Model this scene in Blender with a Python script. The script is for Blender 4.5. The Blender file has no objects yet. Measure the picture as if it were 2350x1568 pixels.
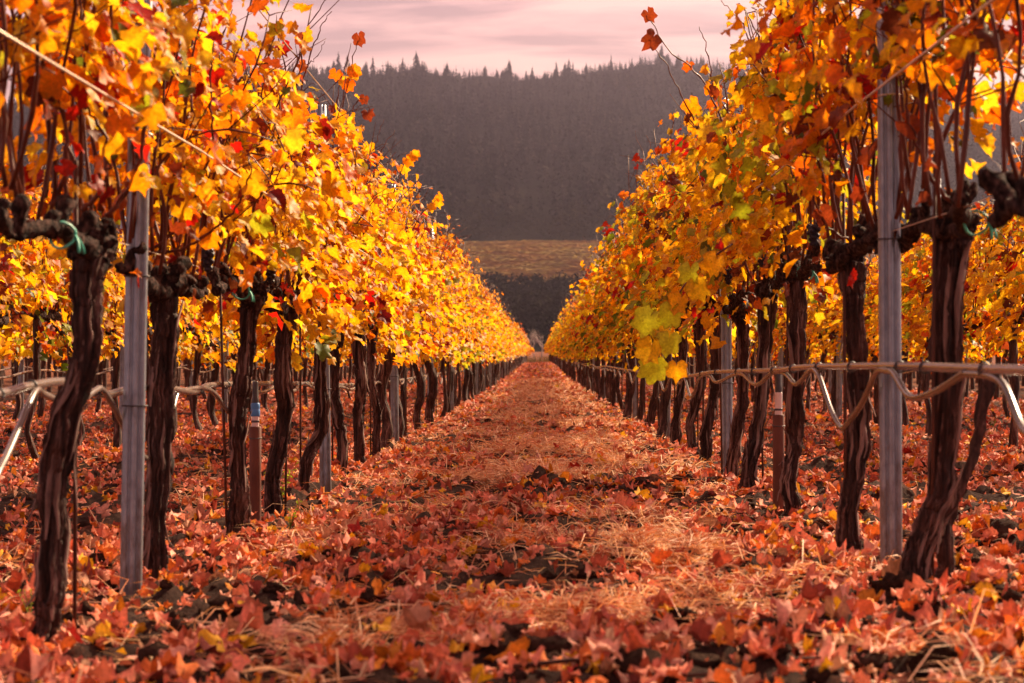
import bpy, math, random
import numpy as np
from mathutils import Vector, Matrix

rnd = random.Random(7)
rng = np.random.default_rng(7)
SC = bpy.context.scene
COL = SC.collection
R = math.radians

# ------------------------------------------------------------------ camera
CAMZ = 0.69
cam_d = bpy.data.cameras.new('camera'); cam = bpy.data.objects.new('camera', cam_d); COL.objects.link(cam)
cam.location = (0, 0, CAMZ)
cam.rotation_euler = (R(90 + 0.554), 0, R(0.74))
cam_d.lens = 73.5; cam_d.sensor_width = 36
cam_d.clip_start = 0.1; cam_d.clip_end = 9000
cam_d.dof.use_dof = True; cam_d.dof.focus_distance = 13.5; cam_d.dof.aperture_fstop = 6.3
SC.camera = cam

# ------------------------------------------------------------------ sky and sun
SUN_AZ, SUN_EL = R(40), R(36)          # azimuth from the view axis towards the right
SUN = Vector((math.sin(SUN_AZ) * math.cos(SUN_EL), math.cos(SUN_AZ) * math.cos(SUN_EL), math.sin(SUN_EL)))
W = bpy.data.worlds.new('World'); SC.world = W; W.use_nodes = True
nt = W.node_tree; nt.nodes.clear()
def N(t, tree=None, **k):
    n = (tree or nt).nodes.new(t)
    for a, b in k.items(): setattr(n, a, b)
    return n
out = N('ShaderNodeOutputWorld')
sky = N('ShaderNodeTexSky', sky_type='NISHITA'); sky.sun_disc = False
sky.sun_elevation = SUN_EL; sky.sun_rotation = SUN_AZ; sky.dust_density = 5; sky.air_density = 1.0
bgs = N('ShaderNodeBackground'); bgs.inputs[1].default_value = 0.10
nt.links.new(sky.outputs[0], bgs.inputs[0])
tc = N('ShaderNodeTexCoord'); sep = N('ShaderNodeSeparateXYZ'); nt.links.new(tc.outputs['Generated'], sep.inputs[0])
addz = N('ShaderNodeMath', operation='ADD'); addz.inputs[1].default_value = 0.09
absz = N('ShaderNodeMath', operation='ABSOLUTE'); nt.links.new(sep.outputs[2], absz.inputs[0]); nt.links.new(absz.outputs[0], addz.inputs[0])
dx = N('ShaderNodeMath', operation='DIVIDE'); dy = N('ShaderNodeMath', operation='DIVIDE')
nt.links.new(sep.outputs[0], dx.inputs[0]); nt.links.new(addz.outputs[0], dx.inputs[1])
nt.links.new(sep.outputs[1], dy.inputs[0]); nt.links.new(addz.outputs[0], dy.inputs[1])
cmb = N('ShaderNodeCombineXYZ'); nt.links.new(dx.outputs[0], cmb.inputs[0]); nt.links.new(dy.outputs[0], cmb.inputs[1])
mp = N('ShaderNodeMapping'); mp.inputs['Scale'].default_value = (1.5, 3.6, 1); mp.inputs['Rotation'].default_value = (0, 0, 0.12)
nt.links.new(cmb.outputs[0], mp.inputs[0])
cn = N('ShaderNodeTexNoise'); cn.inputs['Scale'].default_value = 1.0; cn.inputs['Detail'].default_value = 7; cn.inputs['Roughness'].default_value = 0.55
cn.inputs['Distortion'].default_value = 0.6
nt.links.new(mp.outputs[0], cn.inputs['Vector'])
cr = N('ShaderNodeValToRGB')
e = cr.color_ramp.elements
e[0].position = 0.40; e[0].color = (0.55, 0.275, 0.28, 1)
e[1].position = 0.61; e[1].color = (1.10, 0.61, 0.52, 1)
m_ = e.new(0.5); m_.color = (0.88, 0.44, 0.41, 1)
nt.links.new(cn.outputs[0], cr.inputs[0])
hz = N('ShaderNodeMapRange'); hz.inputs['From Min'].default_value = 0.08; hz.inputs['From Max'].default_value = 0.17
hz.inputs['To Min'].default_value = 0.55; hz.inputs['To Max'].default_value = 0.0
nt.links.new(absz.outputs[0], hz.inputs['Value'])
mixh = N('ShaderNodeMix', data_type='RGBA'); nt.links.new(hz.outputs[0], mixh.inputs[0])
nt.links.new(cr.outputs[0], mixh.inputs[6]); mixh.inputs[7].default_value = (1.0, 0.58, 0.46, 1)
bgc = N('ShaderNodeBackground'); bgc.inputs[1].default_value = 0.455
nt.links.new(mixh.outputs[2], bgc.inputs[0])
mxs = N('ShaderNodeMixShader'); mxs.inputs[0].default_value = 0.9
nt.links.new(bgs.outputs[0], mxs.inputs[1]); nt.links.new(bgc.outputs[0], mxs.inputs[2]); nt.links.new(mxs.outputs[0], out.inputs[0])

sun_d = bpy.data.lights.new('sun', 'SUN'); sun_o = bpy.data.objects.new('sun', sun_d); COL.objects.link(sun_o)
sun_d.energy = 5.0; sun_d.angle = R(4); sun_d.color = (1.0, 0.74, 0.47)
sun_o.rotation_euler = SUN.to_track_quat('Z', 'Y').to_euler()
sun_o.location = (20, 20, 30)

SC.view_settings.view_transform = 'Standard'; SC.view_settings.look = 'None'
SC.view_settings.exposure = 1.22; SC.view_settings.gamma = 1.0; SC.view_settings.use_curve_mapping = False
SC.render.engine = 'CYCLES'
SC.cycles.use_denoising = True
SC.cycles.max_bounces = 6; SC.cycles.diffuse_bounces = 3; SC.cycles.transmission_bounces = 4
SC.cycles.glossy_bounces = 2; SC.cycles.volume_bounces = 0
SC.cycles.sample_clamp_indirect = 6
SC.cycles.use_adaptive_sampling = True; SC.cycles.adaptive_threshold = 0.02

# ------------------------------------------------------------------ layout constants
XL, XR, PITCH = -1.29, 1.11, 2.40
FD, CX, CY = 4795.0, 1237.0, 830.0      # lens in pixels of the 2350 px view, vanishing point
ROWEND = 214.0

# ------------------------------------------------------------------ numpy helpers
def h2(ix, iy, s):
    n = (ix.astype(np.int64) * 374761393 + iy.astype(np.int64) * 668265263 + s * 974711) & 0x7fffffff
    n = ((n ^ (n >> 13)) * 1274126177) & 0x7fffffff
    n = n ^ (n >> 16)
    return (n & 0xffff) / 32767.5 - 1.0
def noise(x, y, s=0):
    x = np.asarray(x, float); y = np.asarray(y, float)
    ix = np.floor(x); iy = np.floor(y); fx = x - ix; fy = y - iy
    fx = fx * fx * (3 - 2 * fx); fy = fy * fy * (3 - 2 * fy)
    a = h2(ix, iy, s); b = h2(ix + 1, iy, s); c = h2(ix, iy + 1, s); d = h2(ix + 1, iy + 1, s)
    return (a + (b - a) * fx) * (1 - fy) + (c + (d - c) * fx) * fy
def fbm(x, y, s=0, o=4):
    r = 0; a = 1.0; t = 0
    for i in range(o):
        r = r + a * noise(x * 2 ** i, y * 2 ** i, s + i); t += a; a *= .5
    return r / t
def sstep(a, b, x):
    t = np.clip((np.asarray(x, float) - a) / (b - a), 0, 1); return t * t * (3 - 2 * t)

def gz(x, y):
    """ground height of the vineyard floor"""
    x = np.asarray(x, float); y = np.asarray(y, float)
    d = np.abs((x - XL + PITCH / 2) % PITCH - PITCH / 2)           # distance to nearest row
    rough = np.exp(-np.maximum(y - 12, 0) / 80.0)
    z = -0.055 + 0.028 * x * sstep(6, 0, np.abs(x))
    z = z + 0.012 * sstep(0.55, 0.1, d)
    z = z + rough * ((0.085 - .05 * sstep(.6, .2, d)) * fbm(x * 1.7, y * 1.2, 3, 3) + 0.075 * fbm(x * 6, y * 5, 9, 3))
    cl = noise(x * 9.5, y * 8.5, 21); z = z + rough * 0.075 * np.clip(cl - 0.30, 0, 1)
    z = z + 0.012 * rough * noise(x * 27, y * 25, 33)
    z = z + 0.62 * sstep(25, 190, y)
    return z
def terr(x, y):
    """far terrain"""
    py = [-200, 200, 420, 600, 850, 1000, 1200, 1300, 1700, 2200, 2600, 2900, 3250]
    pz = [0.0, 0.0, 0.2, 1.5, 21, 45, 70, 88, 172, 278, 352, 340, 300]
    x = np.asarray(x, float); y = np.asarray(y, float)
    # ridge height changes along x
    rx = [-1900, -700, -640, -350, -260, -145, -100, -30, 30, 140, 200, 380, 560, 1900]
    rf = [0.80, 0.88, 0.92, 1.0, 1.03, 1.028, 1.0, .995, 1.02, 1.05, 1.035, .98, .91, 0.78]
    f = np.interp(x * 2600 / np.maximum(y, 1300), rx, rf)
    k = sstep(1250, 2400, y)
    z = np.interp(y, py, pz)
    z = z * (1 + (f - 1) * k)
    z = z + k * (16 * fbm(x / 260 + y / 900, y / 420, 51, 3)) * sstep(2600, 2300, y)
    z = z + 9 * sstep(2100, 2500, y) * fbm(x / 70, y / 200, 55, 3)
    z = z + 5 * sstep(620, 900, y) * (1 - k) * fbm(x / 130, y / 150, 61, 2)
    return z
def ground(x, y):
    return gz(x, y) + terr(x, y)

def mesh(name, verts, faces, mat, col=None, smooth=False, fn=None, mats=None, midx=None):
    """verts (n,3); faces: array (m,k) or list of arrays of different k"""
    me = bpy.data.meshes.new(name)
    verts = np.ascontiguousarray(verts, dtype=np.float32)
    if isinstance(faces, np.ndarray): faces = [faces]
    faces = [np.asarray(f, dtype=np.int32) for f in faces if len(f)]
    me.vertices.add(len(verts)); me.vertices.foreach_set('co', verts.ravel())
    nl = sum(f.size for f in faces); npoly = sum(len(f) for f in faces)
    me.loops.add(nl); me.loops.foreach_set('vertex_index', np.concatenate([f.ravel() for f in faces]))
    me.polygons.add(npoly)
    tot = np.concatenate([np.full(len(f), f.shape[1], np.int32) for f in faces])
    st = np.concatenate([[0], np.cumsum(tot)[:-1]]).astype(np.int32)
    me.polygons.foreach_set('loop_start', st)
    if mat: me.materials.append(mat)
    for m in (mats or []): me.materials.append(m)
    if midx is not None: me.polygons.foreach_set('material_index', np.asarray(midx, np.int32))
    if smooth: me.polygons.foreach_set('use_smooth', np.ones(npoly, bool))
    if col is not None:
        a = me.attributes.new('leafcol', 'FLOAT_COLOR', 'POINT')
        a.data.foreach_set('color', np.ascontiguousarray(col, np.float32).ravel())
    me.update(calc_edges=True); me.validate()
    return me
def obj(name, me, parent=None, loc=None):
    o = bpy.data.objects.new(name, me); COL.objects.link(o)
    if parent is not None: o.parent = parent
    if loc is not None: o.location = loc
    return o
def tag(o, label=None, cat=None, group=None, kind=None):
    if label: o['label'] = label
    if cat: o['category'] = cat
    if group: o['group'] = group
    if kind: o['kind'] = kind
    return o
def empty(name, loc, label, cat, group=None):
    o = bpy.data.objects.new(name, None); COL.objects.link(o); o.location = loc; o.empty_display_size = .1
    return tag(o, label, cat, group)

class MB:
    def __init__(s): s.v = []; s.t = []; s.q = []; s.n = 0
    def add(s, v, t=None, q=None):
        v = np.asarray(v, float)
        if t is not None and len(t): s.t.append(np.asarray(t) + s.n)
        if q is not None and len(q): s.q.append(np.asarray(q) + s.n)
        s.v.append(v); s.n += len(v); return s
    def me(s, name, mat, smooth=False):
        return mesh(name, np.concatenate(s.v), [np.concatenate(a) for a in (s.t, s.q) if a], mat, smooth=smooth)

def catmull(P, n):
    P = np.asarray(P, float); P = np.vstack([2 * P[0] - P[1], P, 2 * P[-1] - P[-2]])
    m = len(P) - 3; o = []
    for u in np.linspace(0, m - 1e-6, n):
        i = int(u); t = u - i; a, b, c, d = P[i:i + 4]
        o.append(.5 * ((2 * b) + (c - a) * t + (2 * a - 5 * b + 4 * c - d) * t * t + (3 * b - a - 3 * c + d) * t ** 3))
    return np.array(o)
def tube(P, r, k=6, rmul=None, cap=True):
    """swept tube; returns verts, tris, quads. rmul (n,k) multiplies the radius"""
    P = np.asarray(P, float); n = len(P); r = np.broadcast_to(np.asarray(r, float), (n,))
    T = np.gradient(P, axis=0); T /= np.linalg.norm(T, axis=1)[:, None] + 1e-12
    ref = np.array([1.0, 0, 0]) if abs(T[0][0]) < .8 else np.array([0, 1.0, 0])
    U = np.zeros_like(P); u = ref - T[0] * (ref @ T[0]); u /= np.linalg.norm(u)
    for i in range(n):
        u = u - T[i] * (u @ T[i]); u /= np.linalg.norm(u) + 1e-12; U[i] = u
    B = np.cross(T, U); a = np.linspace(0, 2 * np.pi, k, endpoint=False)
    rr = r[:, None] * (rmul if rmul is not None else 1.0) * np.ones((n, k))
    V = P[:, None] + rr[..., None] * (U[:, None] * np.cos(a)[None, :, None] + B[:, None] * np.sin(a)[None, :, None])
    V = V.reshape(-1, 3)
    i = np.arange(n - 1)[:, None] * k; j = np.arange(k)[None]; j2 = (j + 1) % k
    q = np.stack([i + j, i + j2, i + k + j2, i + k + j], -1).reshape(-1, 4)
    t = np.zeros((0, 3), int)
    if cap:
        V = np.vstack([V, P[0], P[-1]]); c0, c1 = n * k, n * k + 1
        jj = np.arange(k); t = np.vstack([np.stack([jj * 0 + c0, (jj + 1) % k, jj], 1), np.stack([jj * 0 + c1, (n - 1) * k + jj, (n - 1) * k + (jj + 1) % k], 1)])
    return V, t, q
def lump(c, r, seed, sub=1, amp=.28, sq=(1, 1, 1)):
    import bmesh
    key = sub
    if key not in lump.cache:
        bm = bmesh.new(); bmesh.ops.create_icosphere(bm, subdivisions=sub, radius=1.0)
        lump.cache[key] = (np.array([v.co[:] for v in bm.verts]), np.array([[v.index for v in f.verts] for f in bm.faces])); bm.free()
    V, F = lump.cache[key]
    d = 1 + amp * noise(V[:, 0] * 2.3 + seed * 7.1, V[:, 1] * 2.3 + V[:, 2] * 3.1 + seed, seed) + amp * .5 * noise(V[:, 0] * 5 + V[:, 2] * 4, V[:, 1] * 5.3 + seed * 3.3, seed + 5)
    return V * d[:, None] * np.array(sq) * r + np.asarray(c), F
lump.cache = {}

# ------------------------------------------------------------------ materials
def mat(name):
    m = bpy.data.materials.new(name); m.use_nodes = True; t = m.node_tree; t.nodes.clear(); return m, t
def nd(t, ty, **k):
    n = t.nodes.new(ty)
    for a, b in k.items(): setattr(n, a, b)
    return n
def setin(n, **k):
    for a, b in k.items(): n.inputs[a.replace('_', ' ')].default_value = b
def ramp(t, fac, stops):
    r = nd(t, 'ShaderNodeValToRGB'); el = r.color_ramp.elements
    el[0].position, el[0].color = stops[0][0], (*stops[0][1], 1); el[1].position, el[1].color = stops[-1][0], (*stops[-1][1], 1)
    for p, c in stops[1:-1]:
        x = el.new(p); x.color = (*c, 1)
    t.links.new(fac, r.inputs[0]); return r
def noise_node(t, scale, detail=5, rough=.55, vec=None, dist=0):
    n = nd(t, 'ShaderNodeTexNoise'); setin(n, Scale=scale, Detail=detail, Roughness=rough, Distortion=dist)
    if vec: t.links.new(vec, n.inputs['Vector'])
    return n
def finish(t, bsdf, height=None, strength=.5, dist=.01):
    o = nd(t, 'ShaderNodeOutputMaterial'); t.links.new(bsdf.outputs[0], o.inputs[0])
    if height is not None:
        b = nd(t, 'ShaderNodeBump'); setin(b, Strength=strength, Distance=dist); t.links.new(height, b.inputs['Height']); t.links.new(b.outputs[0], bsdf.inputs['Normal'])
def mapped(t, scale, coord='Object'):
    c = nd(t, 'ShaderNodeTexCoord'); m = nd(t, 'ShaderNodeMapping'); m.inputs['Scale'].default_value = scale
    t.links.new(c.outputs[coord], m.inputs[0]); return m.outputs[0]
def simple(name, stops, scale=(8, 8, 8), rough=.8, metal=0.0, spec=.3, bump=.4, bd=.006, detail=6, coord='Object'):
    m, t = mat(name); v = mapped(t, scale, coord); n = noise_node(t, 1.0, detail, .6, v)
    r = ramp(t, n.outputs[0], stops); b = nd(t, 'ShaderNodeBsdfPrincipled'); t.links.new(r.outputs[0], b.inputs[0])
    setin(b, Roughness=rough, Metallic=metal); b.inputs['Specular IOR Level'].default_value = spec
    finish(t, b, n.outputs[0], bump, bd); return m

def leaf_material(name, trans, rough=.5, spec=.35, edge=(0.30, 0.075, 0.02), edge_amt=.55):
    m, t = mat(name)
    at = nd(t, 'ShaderNodeAttribute', attribute_name='leafcol'); oi = nd(t, 'ShaderNodeObjectInfo')
    mu = nd(t, 'ShaderNodeMix', data_type='RGBA', blend_type='MULTIPLY'); mu.inputs[0].default_value = 1
    t.links.new(at.outputs['Color'], mu.inputs[6]); t.links.new(oi.outputs['Color'], mu.inputs[7])
    g = nd(t, 'ShaderNodeNewGeometry')
    n = noise_node(t, 38, 3, .6, g.outputs['Position'])
    # withered margins: margin distance x blotchy noise
    mr = nd(t, 'ShaderNodeMath', operation='MULTIPLY'); t.links.new(at.outputs['Alpha'], mr.inputs[0]); t.links.new(n.outputs[0], mr.inputs[1])
    rr = nd(t, 'ShaderNodeMapRange'); setin(rr, From_Min=.40, From_Max=.62, To_Min=0.0, To_Max=edge_amt); t.links.new(mr.outputs[0], rr.inputs['Value'])
    mx = nd(t, 'ShaderNodeMix', data_type='RGBA'); t.links.new(rr.outputs[0], mx.inputs[0]); t.links.new(mu.outputs[2], mx.inputs[6]); mx.inputs[7].default_value = (*edge, 1)
    sn = noise_node(t, 150, 2, .5, g.outputs['Position']); sr = nd(t, 'ShaderNodeMapRange'); setin(sr, From_Min=.66, From_Max=.72, To_Min=0.0, To_Max=.55); t.links.new(sn.outputs[0], sr.inputs['Value'])
    ms_ = nd(t, 'ShaderNodeMix', data_type='RGBA'); t.links.new(sr.outputs[0], ms_.inputs[0]); t.links.new(mx.outputs[2], ms_.inputs[6]); ms_.inputs[7].default_value = (edge[0] * .6, edge[1] * .6, edge[2] * .6, 1); mx = ms_
    hs = nd(t, 'ShaderNodeHueSaturation'); n2 = noise_node(t, 95, 2, .5, g.outputs['Position'])
    vr = nd(t, 'ShaderNodeMapRange'); setin(vr, From_Min=.3, From_Max=.7, To_Min=.78, To_Max=1.18); t.links.new(n2.outputs[0], vr.inputs['Value'])
    t.links.new(vr.outputs[0], hs.inputs['Value']); t.links.new(mx.outputs[2], hs.inputs['Color'])
    p = nd(t, 'ShaderNodeBsdfPrincipled'); setin(p, Roughness=rough); p.inputs['Specular IOR Level'].default_value = spec
    t.links.new(hs.outputs[0], p.inputs[0])
    gm = nd(t, 'ShaderNodeGamma'); gm.inputs[1].default_value = 1.25; t.links.new(hs.outputs[0], gm.inputs[0])
    tr = nd(t, 'ShaderNodeBsdfTranslucent'); t.links.new(gm.outputs[0], tr.inputs[0])
    ms = nd(t, 'ShaderNodeMixShader'); ms.inputs[0].default_value = trans
    t.links.new(p.outputs[0], ms.inputs[1]); t.links.new(tr.outputs[0], ms.inputs[2])
    finish(t, ms); return m
M_LEAF = leaf_material('vine_leaf', .66, edge_amt=.55)
M_FALLEN = leaf_material('fallen_leaf', .18, .75, .2, (0.16, 0.05, 0.03), .5)

def soil_material():
    m, t = mat('soil_with_litter'); v = mapped(t, (1, 1, 1))
    n1 = noise_node(t, 30, 8, .7, v); soil = ramp(t, n1.outputs[0], [(.3, (.022, .014, .012)), (.55, (.055, .032, .026)), (.75, (.11, .062, .045))])
    # fine litter: broken leaf and straw crumbs
    vo = nd(t, 'ShaderNodeTexVoronoi'); setin(vo, Scale=42.0, Randomness=1.0); t.links.new(v, vo.inputs['Vector'])
    lit = ramp(t, vo.outputs['Color'], [(.2, (.20, .055, .03)), (.5, (.33, .10, .05)), (.8, (.42, .19, .09))])
    n2 = noise_node(t, 5.5, 6, .7, v)
    sp = nd(t, 'ShaderNodeSeparateXYZ'); t.links.new(v, sp.inputs[0])
    far = nd(t, 'ShaderNodeMapRange'); setin(far, From_Min=14.0, From_Max=75.0, To_Min=0.0, To_Max=.16); t.links.new(sp.outputs[1], far.inputs['Value'])
    ad = nd(t, 'ShaderNodeMath', operation='ADD'); t.links.new(n2.outputs[0], ad.inputs[0]); t.links.new(far.outputs[0], ad.inputs[1])
    mk = nd(t, 'ShaderNodeMapRange'); setin(mk, From_Min=.58, From_Max=.72, To_Min=0.0, To_Max=.8); t.links.new(ad.outputs[0], mk.inputs['Value'])
    mx = nd(t, 'ShaderNodeMix', data_type='RGBA'); t.links.new(mk.outputs[0], mx.inputs[0]); t.links.new(soil.outputs[0], mx.inputs[6]); t.links.new(lit.outputs[0], mx.inputs[7])
    b = nd(t, 'ShaderNodeBsdfPrincipled'); setin(b, Roughness=.95); b.inputs['Specular IOR Level'].default_value = .04
    t.links.new(mx.outputs[2], b.inputs[0]); finish(t, b, n1.outputs[0], .9, .03); return m
M_SOIL = soil_material()
M_CLOD = simple('soil_clod', [(.3, (.02, .011, .008)), (.55, (.05, .027, .02)), (.8, (.10, .055, .04))], (60, 60, 60), .98, spec=.03, bump=1.0, bd=.02)
M_STONE = simple('stone', [(.3, (.12, .10, .10)), (.7, (.25, .21, .2))], (20, 20, 20), .85)
def bark_material():
    m, t = mat('shaggy_bark'); v = mapped(t, (34, 34, 3.2)); n = noise_node(t, 1, 8, .7, v, 1.1)
    v2 = mapped(t, (5, 5, 3)); n2 = noise_node(t, 1, 3, .5, v2)
    r = ramp(t, n.outputs[0], [(.34, (.007, .003, .0026)), (.47, (.045, .019, .015)), (.56, (.12, .057, .045)), (.68, (.40, .26, .225))])
    d = nd(t, 'ShaderNodeMix', data_type='RGBA', blend_type='MULTIPLY'); d.inputs[0].default_value = .55
    rr = ramp(t, n2.outputs[0], [(.3, (.35, .25, .22)), (.7, (1.15, 1.0, 1.0))]); t.links.new(r.outputs[0], d.inputs[6]); t.links.new(rr.outputs[0], d.inputs[7])
    b = nd(t, 'ShaderNodeBsdfPrincipled'); setin(b, Roughness=.8); b.inputs['Specular IOR Level'].default_value = .35
    t.links.new(d.outputs[2], b.inputs[0]); finish(t, b, n.outputs[0], 1.0, .022); return m
M_BARK = bark_material()
M_STRIP = simple('bark_strip', [(.3, (.06, .03, .024)), (.7, (.27, .17, .145))], (40, 40, 6), .8)
M_CORDON = simple('gnarled_cordon', [(.36, (.008, .0045, .004)), (.50, (.035, .018, .015)), (.66, (.15, .082, .066))], (70, 70, 40), .9, bump=1.0, bd=.03, spec=.15)
M_CANE = simple('cane', [(.3, (.055, .012, .007)), (.6, (.13, .030, .014)), (.8, (.24, .075, .035))], (30, 30, 9), .5, spec=.25, bump=.2)
M_WOOD_FAR = simple('distant_vine_wood', [(.3, (.02, .010, .008)), (.7, (.10, .048, .036))], (20, 20, 6), .9)
M_GALV = simple('galvanised_steel', [(.3, (.22, .255, .31)), (.5, (.28, .32, .39)), (.75, (.36, .41, .48))], (34, 34, 22.0), .44, .75, .5, .06, .002)
def weather_post(m):
    t = m.node_tree; b = next(n for n in t.nodes if n.type == 'BSDF_PRINCIPLED'); src = b.inputs[0].links[0].from_socket
    c = nd(t, 'ShaderNodeTexCoord'); sp = nd(t, 'ShaderNodeSeparateXYZ'); t.links.new(c.outputs['Object'], sp.inputs[0])
    n = noise_node(t, 11, 5, .65, mapped(t, (2, 2, .8))); mr = nd(t, 'ShaderNodeMapRange'); setin(mr, From_Min=.0, From_Max=.5, To_Min=.34, To_Max=.0); t.links.new(sp.outputs[2], mr.inputs['Value'])
    ad = nd(t, 'ShaderNodeMath', operation='ADD'); t.links.new(n.outputs[0], ad.inputs[0]); t.links.new(mr.outputs[0], ad.inputs[1])
    f = nd(t, 'ShaderNodeMapRange'); setin(f, From_Min=.60, From_Max=.80, To_Min=0.0, To_Max=.8); t.links.new(ad.outputs[0], f.inputs['Value'])
    mx = nd(t, 'ShaderNodeMix', data_type='RGBA'); t.links.new(f.outputs[0], mx.inputs[0]); t.links.new(src, mx.inputs[6]); mx.inputs[7].default_value = (.10, .065, .05, 1); t.links.new(mx.outputs[2], b.inputs[0])
    iv = nd(t, 'ShaderNodeMapRange'); setin(iv, From_Min=0.0, From_Max=.8, To_Min=.75, To_Max=.1); t.links.new(f.outputs[0], iv.inputs['Value']); t.links.new(iv.outputs[0], b.inputs['Metallic'])
weather_post(M_GALV)
M_BAND = simple('band', [(.3, (.03, .03, .035)), (.7, (.09, .085, .09))], (30, 30, 30), .5)
M_STAKE = simple('rusty_steel', [(.3, (.03, .012, .009)), (.6, (.09, .03, .018)), (.8, (.16, .06, .035))], (60, 60, 12), .75)
M_WIRE = simple('wire', [(.3, (.52, .42, .32)), (.7, (.75, .62, .48))], (30, 6, 30), .4, .5, .5, .05, .001)
M_HOSE = simple('drip_hose', [(.3, (.12, .09, .08)), (.6, (.19, .145, .13)), (.8, (.28, .22, .20))], (20, 5, 20), .25, 0, .8, .1, .002)
M_DARKHOSE = simple('dark_drip_tube', [(.3, (.035, .024, .020)), (.6, (.075, .052, .044)), (.8, (.13, .09, .075))], (20, 5, 20), .26, 0, .7, .1, .002)
M_BLACKHOSE = simple('black_tube', [(.3, (.02, .018, .018)), (.7, (.06, .05, .05))], (20, 6, 20), .4, 0, .5, .1, .002)
M_TAPE = simple('green_tape', [(.3, (.03, .33, .24)), (.7, (.08, .50, .38))], (30, 30, 30), .5, 0, .5, .1, .002)
M_PIPE = simple('brown_pipe', [(.3, (.07, .022, .014)), (.7, (.16, .05, .03))], (16, 16, 6), .7)
M_PALE = simple('pale_plastic', [(.3, (.62, .50, .48)), (.7, (.76, .64, .62))], (20, 20, 20), .5, bump=.05)
M_BLUE = simple('blue_plastic', [(.3, (.05, .17, .42)), (.7, (.09, .27, .58))], (20, 20, 20), .45, bump=.05)
M_GRAPE = simple('grape', [(.3, (.008, .006, .012)), (.7, (.03, .02, .035))], (60, 60, 60), .5)
M_STRAW = leaf_material('dry_grass', .35, .6, .3, (.3, .15, .06), .2)
M_WEED = leaf_material('green_weed', .4, .55, .3, (.2, .2, .03), .1)
M_CONIFER = simple('conifer_needles', [(.34, (.004, .005, .006)), (.5, (.016, .016, .015)), (.64, (.055, .047, .038))], (.09, .09, .02), .9, spec=0.0, bump=0)
M_OAK = simple('oak_foliage', [(.3, (.012, .012, .010)), (.5, (.030, .027, .018)), (.7, (.065, .052, .030))], (.12, .12, .12), .9, spec=0.0, bump=0)
M_HILL = simple('forest_floor', [(.3, (.007, .007, .007)), (.55, (.013, .012, .011)), (.8, (.022, .019, .015))], (.03, .03, .03), .95, spec=0.0, bump=0)
M_FIELD = simple('hillside_vineyard', [(.3, (.07, .045, .024)), (.5, (.12, .072, .035)), (.7, (.15, .10, .05))], (.03, .06, .06), .95, spec=0.0, bump=0)
M_FVINE = simple('hillside_vine_rows', [(.3, (.07, .040, .02)), (.45, (.17, .088, .036)), (.58, (.17, .12, .045)), (.75, (.25, .14, .055))], (.035, .05, .05), .95, spec=0.0, bump=0)
M_MEADOW = simple('dry_meadow', [(.3, (.10, .07, .03)), (.7, (.24, .17, .075))], (.2, .2, .2), .95, spec=0.0, bump=0)
M_BARE = simple('pale_bare_wood', [(.3, (.24, .18, .15)), (.7, (.42, .34, .30))], (2, 2, 2), .8)

# ------------------------------------------------------------------ ground
def axis_grid(a, b, dense0, dense1, step, grow):
    m = list(np.arange(dense0, dense1, step)); s = step; x = m[-1]
    while x < b: s *= grow; x += s; m.append(min(x, b))
    s = step; x = m[0]; lo = []
    while x > a: s *= grow; x -= s; lo.append(max(x, a))
    return np.array(lo[::-1] + m)
def sheet(name, xs, ys, zf, m):
    X, Y = np.meshgrid(xs, ys); V = np.stack([X, Y, zf(X, Y)], -1).reshape(-1, 3)
    nx, ny = len(xs), len(ys); i = np.arange(ny - 1)[:, None] * nx; j = np.arange(nx - 1)[None]
    F = np.stack([i + j, i + j + 1, i + nx + j + 1, i + nx + j], -1).reshape(-1, 4)
    return tag(obj(name, mesh(name, V, F, m, smooth=True)), kind='structure')
xs = axis_grid(-1900, 1900, -2.6, 2.6, .026, 1.07)
ys = [-60, -20, -6, 0, 2]; y = 3.2; s = .028
while y < 620: ys.append(y); y += s; s = max(.028, .0042 * y ** 1.05)
ys = np.array(ys + [620])
sheet('ground', xs, ys, ground, M_SOIL)
fx = np.linspace(-1900, 1900, 180)
sheet('wooded_slope', fx, np.linspace(620, 930, 34), ground, M_HILL)
sheet('vineyard_slope', fx, np.linspace(930, 1205, 40), ground, M_FIELD)
sheet('hill', np.linspace(-1900, 1900, 260), np.linspace(1205, 3250, 120), ground, M_HILL)

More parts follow.
